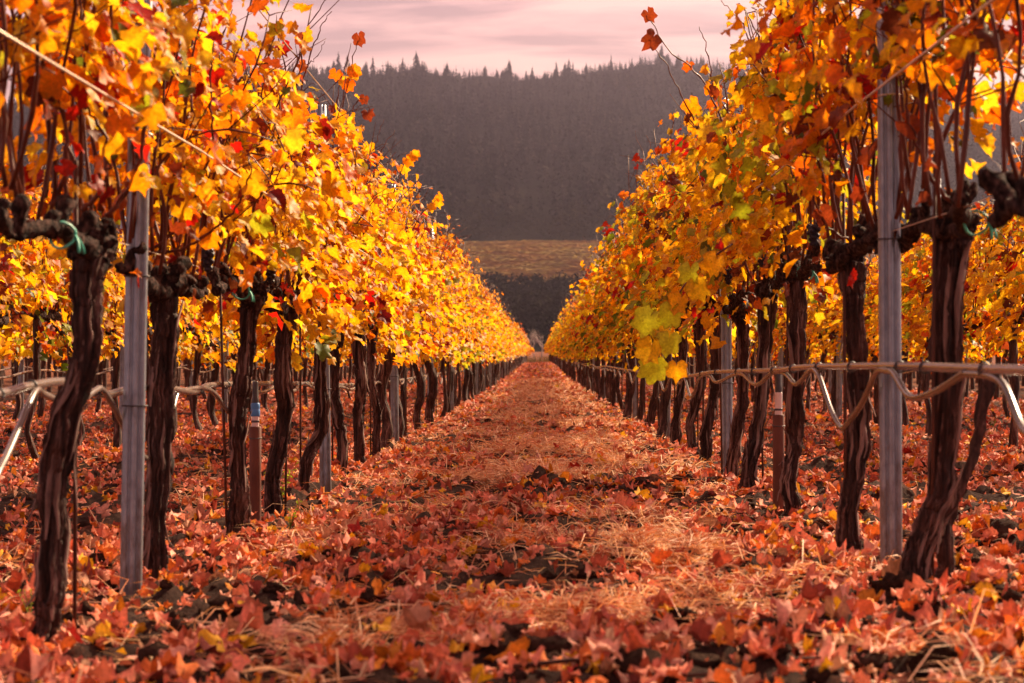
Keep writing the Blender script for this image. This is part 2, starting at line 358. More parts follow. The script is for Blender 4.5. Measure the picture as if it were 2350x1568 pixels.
# ------------------------------------------------------------------ leaf shapes
HALF_HI = [(0, .98), (11, .80), (23, .70), (36, .84), (49, .88), (62, .70), (77, .60), (92, .72), (107, .68), (128, .58), (152, .54), (170, .30)]
HALF_MID = [(0, .98), (24, .70), (49, .88), (77, .60), (104, .70), (150, .55)]
HALF_LO = [(0, 1.0), (55, .84), (115, .6)]
def outline(half):
    L = half + [(180, .05)] + [(360 - a, r) for a, r in half[:0:-1]]
    return np.array([[math.sin(R(a)) * r, math.cos(R(a)) * r] for a, r in L])
def leaf_set(kind, nvar, fold, curl, wave, seed):
    g = np.random.default_rng(seed); half = {'hi': HALF_HI, 'mid': HALF_MID, 'lo': HALF_LO}[kind]
    out = []
    for k in range(nvar):
        o = outline(half) * g.uniform(.92, 1.08, (len(outline(half)), 1)); n = len(o)
        if kind == 'hi':
            inner = o[::2] * .5 + np.array([0, .04]); m = len(inner)
            P = np.vstack([[0, .10], inner, o]); A = np.r_[0.0, np.full(m, .45), np.full(n, 1.0)]
            F = [[0, 1 + (i + 1) % m, 1 + i] for i in range(m)]
            for i in range(m):
                a, b = 1 + i, 1 + (i + 1) % m; p, q, r_ = 1 + m + 2 * i, 1 + m + 2 * i + 1, 1 + m + (2 * i + 2) % n
                F += [[a, q, p], [a, b, q], [b, r_, q]]
        else:
            P = np.vstack([[0, .12], o]); A = np.r_[0.0, np.full(n, 1.0)]
            F = [[0, 1 + (i + 1) % n, 1 + i] for i in range(n)]
        x, y = P[:, 0], P[:, 1]
        f, c = fold * g.uniform(.3, 1.5), curl * g.uniform(-.5, 1.5)
        z = f * np.abs(x) - c * (y - .2) ** 2 - .35 * curl * g.uniform(-1, 1.5) * x * x + wave * A * g.uniform(-1, 1, len(P)) + wave * np.sin(x * 5 + g.uniform(0, 6)) * np.cos(y * 4 + g.uniform(0, 6))
        V = np.stack([x * (1 - .25 * abs(f)), y, z], 1)
        out.append(V)
    return np.array(out), np.array(F), A
HI = leaf_set('hi', 14, .38, .55, .11, 1)
MID = leaf_set('mid', 14, .42, .55, .13, 2)
LO = leaf_set('lo', 8, .25, .35, .1, 3)
G_HI = leaf_set('hi', 14, .85, 1.3, .26, 4)
G_MID = leaf_set('mid', 14, .9, 1.3, .3, 5)
G_LO = leaf_set('lo', 8, .4, .6, .2, 6)
def frames(t, n):
    t = t / (np.linalg.norm(t, axis=1)[:, None] + 1e-9); n = n - t * np.sum(n * t, 1)[:, None]; n /= np.linalg.norm(n, axis=1)[:, None] + 1e-9
    return np.stack([np.cross(t, n), t, n], -1)       # columns x, y, z
def scatter(LS, pos, Rm, sc, cols, g):
    V, F, A = LS; n = len(pos); vi = g.integers(0, len(V), n)
    P = np.einsum('nij,nvj->nvi', Rm, V[vi]) * sc[:, None, None] + pos[:, None]
    nv = V.shape[1]; FF = (F[None] + (np.arange(n) * nv)[:, None, None]).reshape(-1, 3)
    C = np.concatenate([np.repeat(cols[:, None], nv, 1), np.broadcast_to(A[None, :, None], (n, nv, 1))], 2)
    return P.reshape(-1, 3), FF, C.reshape(-1, 4)
def leaf_meshes(LS, name, m):
    V, F, A = LS; r = []
    for v in V:
        r.append(mesh(name, v, F, m, col=np.concatenate([np.ones((len(v), 3)), A[:, None]], 1)))
    return r
ME_HI = leaf_meshes(HI, 'leaf', M_LEAF); ME_GHI = leaf_meshes(G_HI, 'fallen_leaf', M_FALLEN)

PAL = {'gold': (.88, .47, .014), 'yellow': (.90, .60, .028), 'amber': (.86, .33, .008), 'orange': (.76, .20, .008), 'red': (.52, .025, .012),
       'rust': (.30, .065, .018), 'brown': (.16, .045, .02), 'lime': (.46, .44, .03), 'green': (.17, .21, .025), 'dark_red': (.25, .018, .012)}
PK = list(PAL); PC = np.array([PAL[k] for k in PK])
MIX = {'left': [.42, .27, .15, .055, .025, .03, .01, .04, .012, .01],
       'left_near': [.36, .20, .20, .09, .045, .04, .015, .045, .012, .015],
       'right': [.30, .29, .09, .035, .018, .03, .015, .20, .08, .01],
       'right_near': [.25, .15, .20, .12, .055, .06, .035, .10, .08, .025],
       'side': [.36, .30, .12, .05, .025, .035, .015, .09, .02, .01]}
for k in MIX: MIX[k] = np.array(MIX[k]) / sum(MIX[k])

# ------------------------------------------------------------------ vines: canopy generator (local: y along the row, z up)
def canopy(seed, style, ncane=14, extra=420, low=.12, top=2.08, sprout=.12, lean=0.0, half=.78, bot=1.0):
    g = np.random.default_rng(seed); canes = []; pos = []; out_ = []; hang = []; colr = []; siz = []
    mixp = MIX[style]
    for c in range(ncane):
        y0 = -half * .93 + (c + g.uniform(.1, .9)) * (1.86 * half / ncane); z0 = 1.09 + g.uniform(-.03, .09)
        L = g.uniform(.82, 1.12) * (top - 1.08)
        spr = g.random() < sprout
        if spr: L *= g.uniform(1.12, 1.42)
        lx, ly = g.normal(0, .11), g.normal(0, .14) + lean
        droop = g.random() < .10 and not spr
        P = []
        for k in range(7):
            t = k / 6
            x = lx * t * 1.1 + .05 * math.sin(t * 5 + c) * t + g.normal(0, .012)
            yy = y0 + ly * t + .05 * math.sin(t * 4 + c * 2.1) + g.normal(0, .012)
            z = z0 + L * (t if not droop else t * 1.25 - .8 * t * t)
            if droop: x += math.copysign(.32, lx) * t * t
            P.append((x, yy, z))
        P = catmull(P, 11); lats = []
        for q in range(5):
            p0 = P[g.integers(3, 11)]; a = g.uniform(0, 6.28); ll = g.uniform(.10, .34); d = np.array([math.cos(a) * .8, math.sin(a), g.uniform(.1, 1.3)])
            lats.append(np.array([p0, p0 + d * ll * .5 + g.normal(0, .02, 3), p0 + d * ll * [1, 1, .75]]))
        canes.append((P, spr, lats))
        cc = g.choice(len(PK), p=mixp); nl = int(L * 26)
        for k in range(nl):
            t = g.uniform(low, 1.0)
            if spr and t > .72 and g.random() < .75: continue
            u = t * 10; i = min(int(u), 9); p = P[i] * (1 - u + i) + P[i + 1] * (u - i)
            a = g.uniform(0, 2 * math.pi); d = np.array([math.cos(a) * 1.25, math.sin(a), g.uniform(-.1, .7)]); pl = g.uniform(.03, .12)
            pos.append(p + d * pl); out_.append(d); colr.append(cc if g.random() < .4 else g.choice(len(PK), p=mixp)); siz.append(g.uniform(.030, .074))
    for k in range(max(4, extra // 8)):                            # leaf clumps on side shoots, gaps between them
        tz = g.beta(1.15, 1.2); yc = g.uniform(-half, half)
        tp = top + .16 * noise(np.array([yc * 2.2 + seed * 3.7]), np.array([seed * 1.3]), 4)[0]
        z = bot + low * .75 + (tp + .02 - bot - low * .75) * tz
        w = .24 * (1 - .42 * tz) * (1.25 if tz < .6 else 1.0) * (.55 + .45 * min(1, tz / .18))
        xc = g.choice([-1, 1]) * abs(g.normal(w * .75, w * .5)); cc = g.choice(len(PK), p=mixp)
        for q in range(g.integers(5, 17)):
            pos.append(np.array([xc, yc, z]) + g.normal(0, 1, 3) * [.055, .075, .085]); out_.append(np.array([np.sign(xc) * 1.2, g.normal(0, .6), g.uniform(-.1, .7)]))
            colr.append(cc if g.random() < .5 else g.choice(len(PK), p=mixp)); siz.append(g.uniform(.026, .076))
    for k in range(26):
        yy = g.uniform(-half, half); pos.append(np.array([g.normal(0, .09), yy, g.uniform(.96, 1.28)])); out_.append(np.array([g.normal(0, 1), g.normal(0, .6), .2]))
        colr.append(g.choice([3, 4, 5, 5, 6, 9])); siz.append(g.uniform(.025, .05))
    pos = np.array(pos); o = np.array(out_); n = len(pos)
    tip = o * g.uniform(.1, .8, (n, 1)) + np.stack([g.normal(0, .35, n), g.normal(0, .45, n), -g.uniform(.4, 1.4, n)], 1)
    nrm = o * np.array([1, .8, 1]) + g.normal(0, .55, (n, 3)) + np.array([0, 0, .35])
    Rm = frames(tip, nrm)
    c = PC[np.array(colr)]
    # upper leaves redder and smaller, clumped tint shifts
    c = c * g.uniform(.8, 1.12, (n, 1)) * np.stack([np.ones(n), g.uniform(.82, 1.12, n), np.ones(n)], 1)
    hi = sstep(top - .28, top + .1, pos[:, 2]) * g.random(n)
    c = c * (1 - .55 * hi[:, None]) + np.array([.5, .10, .015]) * .55 * hi[:, None]
    return dict(canes=canes, pos=pos, R=Rm, s=np.array(siz) * (1 - .25 * hi), col=np.clip(c, 0, .95))
def subset(C, keep):
    return dict(canes=C['canes'], pos=C['pos'][keep], R=C['R'][keep], s=C['s'][keep], col=C['col'][keep])
def foliage_mesh(C, LS, name, seed, m=M_LEAF):
    V, F, c = scatter(LS, C['pos'], C['R'], C['s'], C['col'], np.random.default_rng(seed)); return mesh(name, V, F, m, col=c)
def cane_mesh(P, seg=5, r0=.0052, r1=.0022):
    n = len(P); r = np.linspace(r0, r1, n); r[2::3] *= 1.35
    return tube(P, r, seg)
def trunk_mesh(ctrl, seed, r=.052, rings=30, segs=18, name='trunk', head=1.2):
    g = np.random.default_rng(seed); P = catmull(ctrl, rings); t = np.linspace(0, 1, rings)
    wob = noise(t * 5 + seed, 0 * t, seed) * .12 + noise(t * 11 + seed, 0 * t, seed + 1) * .07
    rad = r * (1.04 - .14 * np.sin(np.pi * np.clip(t * 1.1, 0, 1)) + wob + (head - 1) * np.exp(-((t - .97) / .07) ** 2))
    th = np.linspace(0, 2 * np.pi, segs, endpoint=False); rm = np.ones((rings, segs)); tw = g.uniform(-2.5, 2.5)
    ks = ((2, .13), (3, .11), (5, .08)) + (((8, .085), (11, .075), (14, .05)) if segs > 20 else ((6, .08),))
    for k, a in ks:
        ph = g.uniform(0, 6); ph2 = np.cumsum(g.normal(0, .16 if k < 6 else .34, rings)) * math.sqrt(30 / rings)
        amp = a * (1 + .8 * noise(t * 6 + k * 3.1, 0 * t + seed, k))
        w = np.sin(k * th[None] + ph + tw * t[:, None] * (k / 4) + ph2[:, None])
        rm += amp[:, None] * (w if k < 6 else (np.abs(w) ** .6 * np.sign(w)))
    rm += .05 * g.normal(0, 1, (rings, segs)) * .7
    if segs > 20:                                                   # shaggy strings and cracks
        cx_, sx_ = np.cos(th)[None], np.sin(th)[None]; hh = t[:, None]; wv = .6 * noise(t * 7 + seed, 0 * t, 9)[:, None]
        for fa, fh, am in ((4.5, 3.0, .30), (8.5, 7.0, .24), (14, 13, .13)):
            nn = noise(cx_ * fa + wv + hh * fh * .35 + seed, sx_ * fa + hh * fh, seed % 97); rm += am * (.55 - np.abs(nn) * 1.6)
    for _ in range(4):
        k0 = g.uniform(.05, .95); a0 = g.uniform(0, 6.28); rm += g.uniform(.15, .45) * np.exp(-((t[:, None] - k0) / .05) ** 2 - (1 - np.cos(th[None] - a0)) * 2.2)
    P = P + np.stack([np.cumsum(g.normal(0, .0042, rings)), np.cumsum(g.normal(0, .0042, rings)), np.zeros(rings)], 1) * math.sqrt(30 / rings)
    V, tr, q = tube(P, rad, segs, rm); return mesh(name, V, [tr, q], M_BARK, smooth=True), P, rad
def arm_mesh(start, sgn, seed, length=.72, name='cordon_arm', segs=12):
    g = np.random.default_rng(seed); n = 30; t = np.linspace(0, 1, n)
    P = np.stack([start[0] * (1 - t) + .03 * noise(t * 4 + seed, t * 0, seed), start[1] + sgn * length * t, start[2] + (1.07 - start[2]) * sstep(0, .5, t) + .035 * noise(t * 4 + seed, t * 0 + 3, seed)], 1)
    rad = .025 * (1.15 - .45 * t) * (1 + .30 * noise(t * 9, t * 0, seed + 2)); rm = 1 + .17 * g.normal(0, 1, (n, segs))
    b = MB(); b.add(*tube(P, rad, segs, rm))
    for k in range(6):                                              # knobbly upright spurs where the canes start
        i = int((k + g.uniform(.3, .9)) / 6 * (n - 1)); c = P[i]; L = g.uniform(.04, .10); d = np.array([g.normal(0, .4), g.normal(0, .5), 1.0])
        Q = catmull([c - [0, 0, .01], c + d * L * .5 + g.normal(0, .008, 3), c + d * L], 7); b.add(*tube(Q, g.uniform(.013, .022) * np.array([1.5, 1.2, 1, .9, 1.15, 1.3, .6]), 8, 1 + .18 * g.normal(0, 1, (7, 8))))
    return b.me(name, M_CORDON, smooth=True)
def head_lumps(c, seed, n=4, r=.05):
    """gnarled crown: overlapping rough knuckles and broken spur stubs"""
    b = MB(); g = np.random.default_rng(seed)
    for k in range(n):
        v, f = lump((0, 0, 0), g.uniform(.6, 1.05) * r, seed * 3 + k, 3, .5, (1, 1.2, 1)); v = v * (1 + .16 * noise(v[:, 0] * 160 + k, v[:, 1] * 160 + v[:, 2] * 140, seed + k))[:, None]
        b.add(v + np.asarray(c) + np.clip(g.normal(0, .02, 3), -.03, .03) * [1, 1.4, .8], t=f)
    for k in range(9):
        p = np.asarray(c) + np.clip(g.normal(0, .014, 3), -.02, .02); d = np.array([g.normal(0, .7), g.normal(0, .8), g.uniform(.2, 1)]); L = g.uniform(.03, .08)
        b.add(*tube(catmull([p, p + d * L * .6 + g.normal(0, .01, 3), p + d * L], 6), g.uniform(.006, .015) * np.array([1.5, 1, 1.1, .8, 1, .5]), 7, 1 + .2 * g.normal(0, 1, (6, 7))))
    return b.me('crown_head', M_CORDON, smooth=True)
def strip_mesh(P, rad, seed):
    g = np.random.default_rng(seed); n = 8; i0 = g.integers(2, len(P) - 30); a = g.uniform(-2.2, 2.2) - math.pi / 2; w = g.uniform(.005, .014)
    st_ = int(g.integers(2, 5)) if len(P) > 40 else 1; i0 = min(i0, len(P) - n * st_ - 1); pts = P[i0:i0 + n * st_:st_]; rr = rad[i0:i0 + n * st_:st_]; t = np.linspace(0, 1, n); peel = .003 + .06 * g.uniform(.1, 1) * np.clip((t - .55) if g.random() < .5 else (.45 - t), 0, 1) ** 1.4 * 2
    aa = a + .35 * t * g.uniform(-1, 1); d = np.stack([np.cos(aa), np.sin(aa), 0 * aa], 1); s_ = np.stack([-np.sin(aa), np.cos(aa), 0 * aa], 1)
    C = pts + d * (rr * 1.12 + peel)[:, None]; ww = (w * np.sin(np.pi * np.clip(t * .9 + .08, 0, 1)))[:, None]
    top = np.stack([C - s_ * ww, C + s_ * ww], 1).reshape(-1, 3); bot = top - np.repeat(d, 2, 0) * .003
    V = np.vstack([top, bot]); k = np.arange(n - 1) * 2; o = 2 * n
    q = np.vstack([np.stack([k, k + 1, k + 3, k + 2], 1), np.stack([k + o, k + 2 + o, k + 3 + o, k + 1 + o], 1), np.stack([k, k + 2, k + 2 + o, k + o], 1), np.stack([k + 1, k + 1 + o, k + 3 + o, k + 3], 1)])
    return mesh('bark_strip', V, q, M_STRIP, smooth=True)
def tape_mesh(c, r, seed):
    a = np.linspace(0, 2 * np.pi, 15); P = np.asarray(c) + np.stack([np.cos(a) * r, .012 * np.sin(a * 2 + seed), np.sin(a) * r], 1)
    b = MB(); v, t, q = tube(P, .004, 4, cap=True); v[:, 1] = c[1] + (v[:, 1] - c[1]) * 1.6; b.add(v, t, q)
    for s_ in (-1, 1):
        v, t, q = tube(catmull([P[0], P[0] + [.012, s_ * .02, -.02], P[0] + [.016, s_ * .03, -.045]], 5), .004, 4); b.add(v, t, q)
    return b.me('green_tie', M_TAPE)
def grape_mesh(c, seed):
    g = np.random.default_rng(seed); b = MB()
    for k in range(24):
        z = -k / 24; a = k * 2.4; q = .017 * (1.25 + z) * (.5 + .5 * (k % 2)); v, f = lump(np.asarray(c) + [q * math.cos(a), q * math.sin(a), .07 * z], .0125, k, 1, .08); b.add(v, t=f)
    return b.me('grape_cluster', M_GRAPE, smooth=True)

def px(x, y, X):
    """photograph point (2350 px view) on the vertical plane at lateral offset X -> world point"""
    z = FD * X / (x - CX); return np.array([X, z, CAMZ - (y - CY) * z / FD])
ORD = ['first', 'second', 'third', 'fourth', 'fifth', 'sixth', 'seventh', 'eighth', 'ninth', 'tenth', 'eleventh', 'twelfth', 'thirteenth', 'fourteenth', 'fifteenth', 'sixteenth', 'seventeenth', 'eighteenth', 'nineteenth', 'twentieth'] + ['twenty-' + w for w in 'first second third fourth fifth sixth seventh eighth ninth'.split()] + ['thirtieth'] + ['thirty-' + w for w in 'first second third fourth fifth sixth seventh eighth ninth'.split()]

leaf_objects = 0
def near_vine(X, Y, side, idx, ctrl, look, label, style, low, top, ncane, extra, nobj, sprout=.15, r=.052, trimside=None, thin=None):
    """a vine close to the camera, every part its own mesh"""
    global leaf_objects
    gz0 = float(ground(X, Y)); seed = 1000 + idx * 17 + (500 if side == 'right' else 0)
    v = empty('grape_vine', (X, Y, gz0), label, 'vine', 'grape vines of the two rows along the path')
    me, P, rad = trunk_mesh([(a, b, c) for a, b, c in ctrl], seed, r, 96, 60); t = obj('trunk', me, v)
    for k in range(14): obj('bark_strip', strip_mesh(P, rad, seed + k * 3), t)
    top_c = P[-1]
    obj('crown_head', head_lumps(top_c, seed, 6, .035), v)
    for s_ in (-1, 1): obj('cordon_arm', arm_mesh(top_c, s_, seed + s_, .70), v)
    if idx in (0, 2, 5): obj('green_tie', tape_mesh((top_c[0], top_c[1] - .33, 1.06), .034, seed), v)
    C = canopy(seed, style, ncane, extra, low, top, sprout, bot=1.0 if idx < 3 or idx == 20 else (.92 if side == 'right' else .84))
    keep = np.ones(len(C['pos']), bool)
    if thin is not None: keep &= thin(C['pos'], np.random.default_rng(seed + 5))
    gg = np.random.default_rng(seed + 9); keep &= ~((np.abs(C['pos'][:, 1] + Y - 6.6) < .26) & (C['pos'][:, 0] * (1 if side == 'left' else -1) > -.02) & (gg.random(len(keep)) < .62))
    C = subset(C, keep)
    for P_, spr, lats in C['canes']:
        b = MB().add(*cane_mesh(P_, 6, .0066, .0024))
        for l_ in lats: b.add(*tube(l_, [.0028, .0022, .0014], 4))
        obj('cane', b.me('cane', M_CANE, True), v)
    if idx in (1, 2, 3, 5): obj('grape_cluster', grape_mesh((.12 * (1 if side == 'left' else -1), .2, 1.18), seed), v)
    n = len(C['pos']); inner = C['pos'][:, 0] * (1 if side == 'left' else -1)
    order = np.argsort(-(inner + np.random.default_rng(seed).normal(0, .08, n)))
    nobj = min(nobj, n); g = random.Random(seed)
    for i in order[:nobj]:
        o = obj('leaf', g.choice(ME_HI), v); Rm = C['R'][i] * C['s'][i]
        o.matrix_basis = Matrix([[*Rm[0], C['pos'][i][0]], [*Rm[1], C['pos'][i][1]], [*Rm[2], C['pos'][i][2]], [0, 0, 0, 1]])
        o.color = (*[float(q) for q in C['col'][i]], 1)
    leaf_objects += nobj
    if nobj < n:
        f = obj('foliage', foliage_mesh(subset(C, order[nobj:]), HI if Y < 9 else MID, 'foliage', seed), v); f['kind'] = 'stuff'
    return v

# trunk control points taken from the photograph: (x offset, y offset, height)
LC = {0: [(-.035, -.06, -.03), (-.015, -.03, .12), (-.01, .0, .45), (.045, 0, .75), (.06, .02, 1.04)],
      1: [(-.02, 0, -.03), (-.01, 0, .2), (.02, 0, .5), (.03, .02, .8), (.05, .02, 1.05)],
      2: [(-.01, 0, -.03), (.005, 0, .25), (-.01, 0, .55), (.015, .02, .8), (.035, .02, 1.05)],
      3: [(-.02, 0, -.03), (-.015, 0, .2), (.03, .02, .5), (.02, 0, .8), (.03, 0, 1.05)],
      4: [(-.035, 0, -.03), (-.02, 0, .18), (.05, 0, .38), (.035, 0, .7), (.05, 0, 1.06)],
      5: [(0, 0, -.03), (.02, 0, .3), (-.02, 0, .6), (.01, 0, 1.05)],
      6: [(.02, 0, -.03), (0, 0, .3), (.03, 0, .6), (-.01, 0, 1.05)]}
RC = {0: [(-.02, .0, -.03), (.0, .02, .16), (.055, .03, .35), (.06, .02, .65), (.05, .02, .95), (.06, .03, 1.08)],
      1: [(.0, 0, -.03), (.005, 0, .2), (.02, .03, .5), (.0, 0, .8), (-.01, 0, 1.05)],
      2: [(-.01, 0, -.03), (-.02, 0, .18), (.02, .02, .38), (.02, 0, .7), (.045, .02, 1.05)],
      3: [(-.05, 0, -.03), (-.035, 0, .15), (.0, .02, .35), (.02, 0, .7), (.04, .02, 1.05)],
      4: [(.0, 0, -.03), (.02, 0, .25), (.05, 0, .55), (.03, 0, .8), (.02, 0, 1.05)],
      5: [(-.04, 0, -.03), (-.02, 0, .25), (.03, 0, .6), (.01, 0, 1.05)],
      6: [(.03, 0, -.03), (-.03, 0, .2), (.02, 0, .6), (.02, 0, 1.05)]}
LEFT_Y = [5.6, 7.17, 8.9, 10.3, 11.65, 13.4, 14.9, 16.4]
RIGHT_Y = [6.1, 7.35, 9.1, 10.75, 12.2, 13.7, 15.1, 16.6]
NEAR_L = ['leaning grape vine nearest the camera in the left row, left of the grey post',
          'second grape vine in the left row, thick straight trunk just behind the nearest grey post',
          'third grape vine in the left row, beside the brown riser with a blue collar',
          'fourth grape vine in the left row, just past the blue collared riser',
          'fifth grape vine in the left row, S-shaped trunk left of the second post',
          'sixth grape vine in the left row, first past the second grey post',
          'seventh grape vine from the front in the left row', 'eighth grape vine from the front in the left row']
NEAR_R = ['grape vine with bent trunk right of the nearest grey post in the right row',
          'grape vine just left of the nearest grey post in the right row',
          'grape vine just right of the pale topped brown riser in the right row',
          'grape vine just left of the pale topped brown riser in the right row',
          'fifth grape vine in the right row, trunk touching the second grey post',
          'sixth grape vine from the front in the right row', 'seventh grape vine from the front in the right row', 'eighth grape vine from the front in the right row']
def thin_low(zcut, p):
    return lambda P, g: (P[:, 2] > zcut + g.normal(0, .10, len(P))) | (g.random(len(P)) < p)
for i, Y in enumerate(LEFT_Y):
    near_vine(XL, Y, 'left', i, LC.get(i, LC[5]), None, NEAR_L[i], 'left_near' if i < 2 else 'left',
              low=[.28, .2, .12, .1, .1, .1, .1, .1][i], top=[2.0, 2.05, 2.05, 2.0, 2.0, 2.02, 2.05, 2.05][i], ncane=[18, 17, 15, 14, 14, 13, 13, 13][i], extra=[200, 340, 420, 470, 500, 500, 500, 500][i],
              nobj=[260, 280, 260, 220, 180, 150, 120, 100][i], r=[.038, .033, .032, .032, .030, .031, .031, .031][i], sprout=.18,
              thin=thin_low([1.44, 1.22, 1.08, 1.0, 0, 0, 0, 0][i], [.18, .42, .65, .8, 1, 1, 1, 1][i]))
for i, Y in enumerate([4.35] + RIGHT_Y):
    k = i - 1
    near_vine(XR, Y, 'right', 20 if k < 0 else k, RC.get(k, RC[5]), None,
              'grape vine at the right edge of the picture, only its upper canes in view' if k < 0 else NEAR_R[k],
              'right_near' if k < 2 else 'right', low=[.5, .36, .33, .18, .12, .1, .1, .1, .1][i], top=[2.05, 2.1, 2.15, 2.15, 2.1, 2.12, 2.1, 2.1, 2.1][i],
              ncane=[15, 17, 17, 15, 14, 13, 13, 13, 13][i], extra=[60, 190, 330, 440, 520, 520, 520, 520, 520][i], nobj=[120, 260, 280, 260, 240, 180, 150, 120, 100][i],
              r=[.034, .038, .033, .030, .031, .030, .030, .030, .030][i], sprout=.12,
              thin=thin_low([1.55, 1.42, 1.34, 1.12, 1.0, 0, 0, 0, 0][i], [.05, .12, .25, .6, .8, 1, 1, 1, 1][i]))

# the sucker beside the first right vine and the hanging shoot are parts of their vines
vines = {o['label']: o for o in bpy.data.objects if o.name.startswith('grape_vine')}
v0 = vines[NEAR_R[0]]
me, _, _ = trunk_mesh([(.10, .10, -.02), (.11, .10, .2), (.18, .14, .42), (.24, .2, .66)], 77, .017, 20, 10, 'sucker', 1.0); obj('sucker', me, v0)
me, _, _ = trunk_mesh([(.06, .05, -.02), (.10, .06, .2), (.06, .04, .40)], 78, .024, 16, 10, 'sucker', 1.0); obj('sucker', me, v0)
v2 = vines[NEAR_R[2]]; base = np.array(v2.location)
sh = [px(1700, 560, 1.0), px(1620, 600, .80), px(1560, 670, .62), px(1530, 740, .53), px(1515, 800, .50), px(1510, 850, .49)]
sh = np.array(sh); sh[:, 1] = np.linspace(9.0, 8.6, len(sh)); 
for i, (a, b) in enumerate([(1680, 560), (1610, 610), (1560, 670), (1530, 740), (1515, 800), (1508, 850)]):
    yy = sh[i, 1]; sh[i] = ((a - CX) * yy / FD, yy, CAMZ - (b - CY) * yy / FD)
b = MB().add(*tube(catmull(sh, 20) - base, np.linspace(.005, .002, 20), 6)); shoot = obj('hanging_shoot', b.me('hanging_shoot', M_CANE, True), v2)
shoot['label'] = 'long hanging shoot with yellow green leaves reaching over the hose'
g = np.random.default_rng(5)
for (a, b_, s_, c) in [(1491, 730, .098, 'lime'), (1538, 715, .085, 'lime'), (1493, 795, .09, 'yellow'), (1535, 780, .082, 'lime'), (1500, 838, .092, 'lime'), (1552, 842, .07, 'gold'),
                       (1560, 690, .075, 'gold'), (1600, 655, .08, 'yellow'), (1585, 620, .08, 'lime'), (1640, 600, .08, 'gold'), (1515, 760, .07, 'yellow')]:
    yy = 8.55 + g.uniform(-.05, .05); p = np.array([(a - CX) * yy / FD, yy, CAMZ - (b_ - CY) * yy / FD]) - base
    Rm = frames(np.array([[g.normal(0, .35), g.normal(0, .2), -1]]), np.array([[g.normal(-.1, .3), -1, g.uniform(.1, .5)]]))[0] * s_
    o = obj('leaf', ME_HI[g.integers(0, 14)], shoot); o.matrix_basis = Matrix([[*Rm[0], p[0]], [*Rm[1], p[1]], [*Rm[2], p[2]], [0, 0, 0, 1]])
    cc = np.array(PAL[c]) * (np.array([1.35, 1.4, 1.2]) if c == 'lime' else 1); o.color = (*[float(q) for q in np.clip(cc, 0, .9)], 1)

def add_cane(label, Y, pts, leaves=(), r=.0045, dy=0.0):
    """a cane drawn through points of the photograph at the distance of its vine"""
    v = vines[label]; base = np.array(v.location); n = len(pts)
    W_ = np.array([((a - CX) * (Y + dy * i / n) / FD, Y + dy * i / n, CAMZ - (b - CY) * (Y + dy * i / n) / FD) for i, (a, b) in enumerate(pts)]) - base
    P = catmull(W_, 5 * n); P = P + np.random.default_rng(int(pts[0][0])).normal(0, .004, P.shape)
    c = obj('cane', MB().add(*tube(P, np.linspace(r, r * .4, len(P)) * (1 + .3 * (np.arange(len(P)) % 4 == 0)), 6)).me('cane', M_CANE, True), v)
    g = np.random.default_rng(int(pts[-1][0] * 3 + pts[-1][1]))
    for t, col, s_ in leaves:
        k = min(int(t * (len(P) - 1)), len(P) - 1); p = P[k] + g.normal(0, .015, 3)
        Rm = frames(np.array([[g.normal(0, .5), g.normal(0, .3), -1]]), np.array([[g.normal(0, .5), -1, g.uniform(0, .6)]]))[0] * s_
        o = obj('leaf', ME_HI[g.integers(0, 14)], v); o.matrix_basis = Matrix([[*Rm[0], p[0]], [*Rm[1], p[1]], [*Rm[2], p[2]], [0, 0, 0, 1]]); o.color = (*PAL[col], 1)
A = add_cane
A(NEAR_L[3], 10.3, [(640, 420), (665, 260), (690, 130), (705, 60), (745, 0), (760, -15)], [(.5, 'rust', .06)])
A(NEAR_L[3], 10.4, [(690, 380), (688, 220), (715, 120), (735, 60), (762, 22)], [(.45, 'orange', .05)])
A(NEAR_L[3], 10.2, [(650, 330), (655, 180), (640, 90), (632, 30)], [(.6, 'red', .06)])
A(NEAR_L[3], 10.5, [(700, 150), (725, 130), (745, 95)], r=.003)
A(NEAR_L[5], 13.3, [(745, 420), (775, 280), (800, 180), (815, 110), (826, 85)], [(1, 'rust', .075), (.55, 'amber', .07), (.62, 'gold', .075), (.5, 'orange', .07)])
A(NEAR_L[5], 13.4, [(740, 400), (765, 260), (785, 170), (805, 100)], [(.7, 'orange', .07), (.6, 'gold', .07), (.3, 'dark_red', .06)])
A(NEAR_L[5], 13.5, [(790, 330), (815, 240), (835, 225), (850, 255)], [(.6, 'rust', .05), (1, 'rust', .07)])
A(NEAR_L[6], 14.9, [(850, 420), (872, 350), (905, 300)], r=.005)
A(NEAR_L[6], 15.0, [(845, 400), (862, 330), (882, 275)], r=.004)
A(NEAR_L[7], 16.4, [(890, 480), (915, 410), (930, 370), (955, 360)], [(.75, 'amber', .075), (.9, 'gold', .07), (1, 'amber', .065), (.6, 'gold', .07)])
A(NEAR_L[7], 16.6, [(930, 560), (960, 500), (990, 470), (1005, 455)], [(.9, 'gold', .07), (.7, 'gold', .06), (1, 'amber', .06)])
A(NEAR_L[1], 7.1, [(310, 590), (400, 530), (460, 420), (485, 300), (480, 180), (490, 90)], [(.3, 'gold', .07), (.55, 'amber', .06)], r=.0065)
A(NEAR_L[1], 7.2, [(330, 585), (430, 565), (520, 500), (565, 430), (570, 360)], [(.4, 'amber', .07), (.8, 'gold', .07)], r=.006)
A(NEAR_L[0], 5.7, [(190, 480), (235, 420), (245, 340), (205, 260), (150, 190)], [(.6, 'gold', .06)], r=.0075)
A(NEAR_L[0], 5.5, [(120, 470), (150, 380), (140, 260), (100, 170), (85, 60)], [(.8, 'orange', .06)], r=.0075)
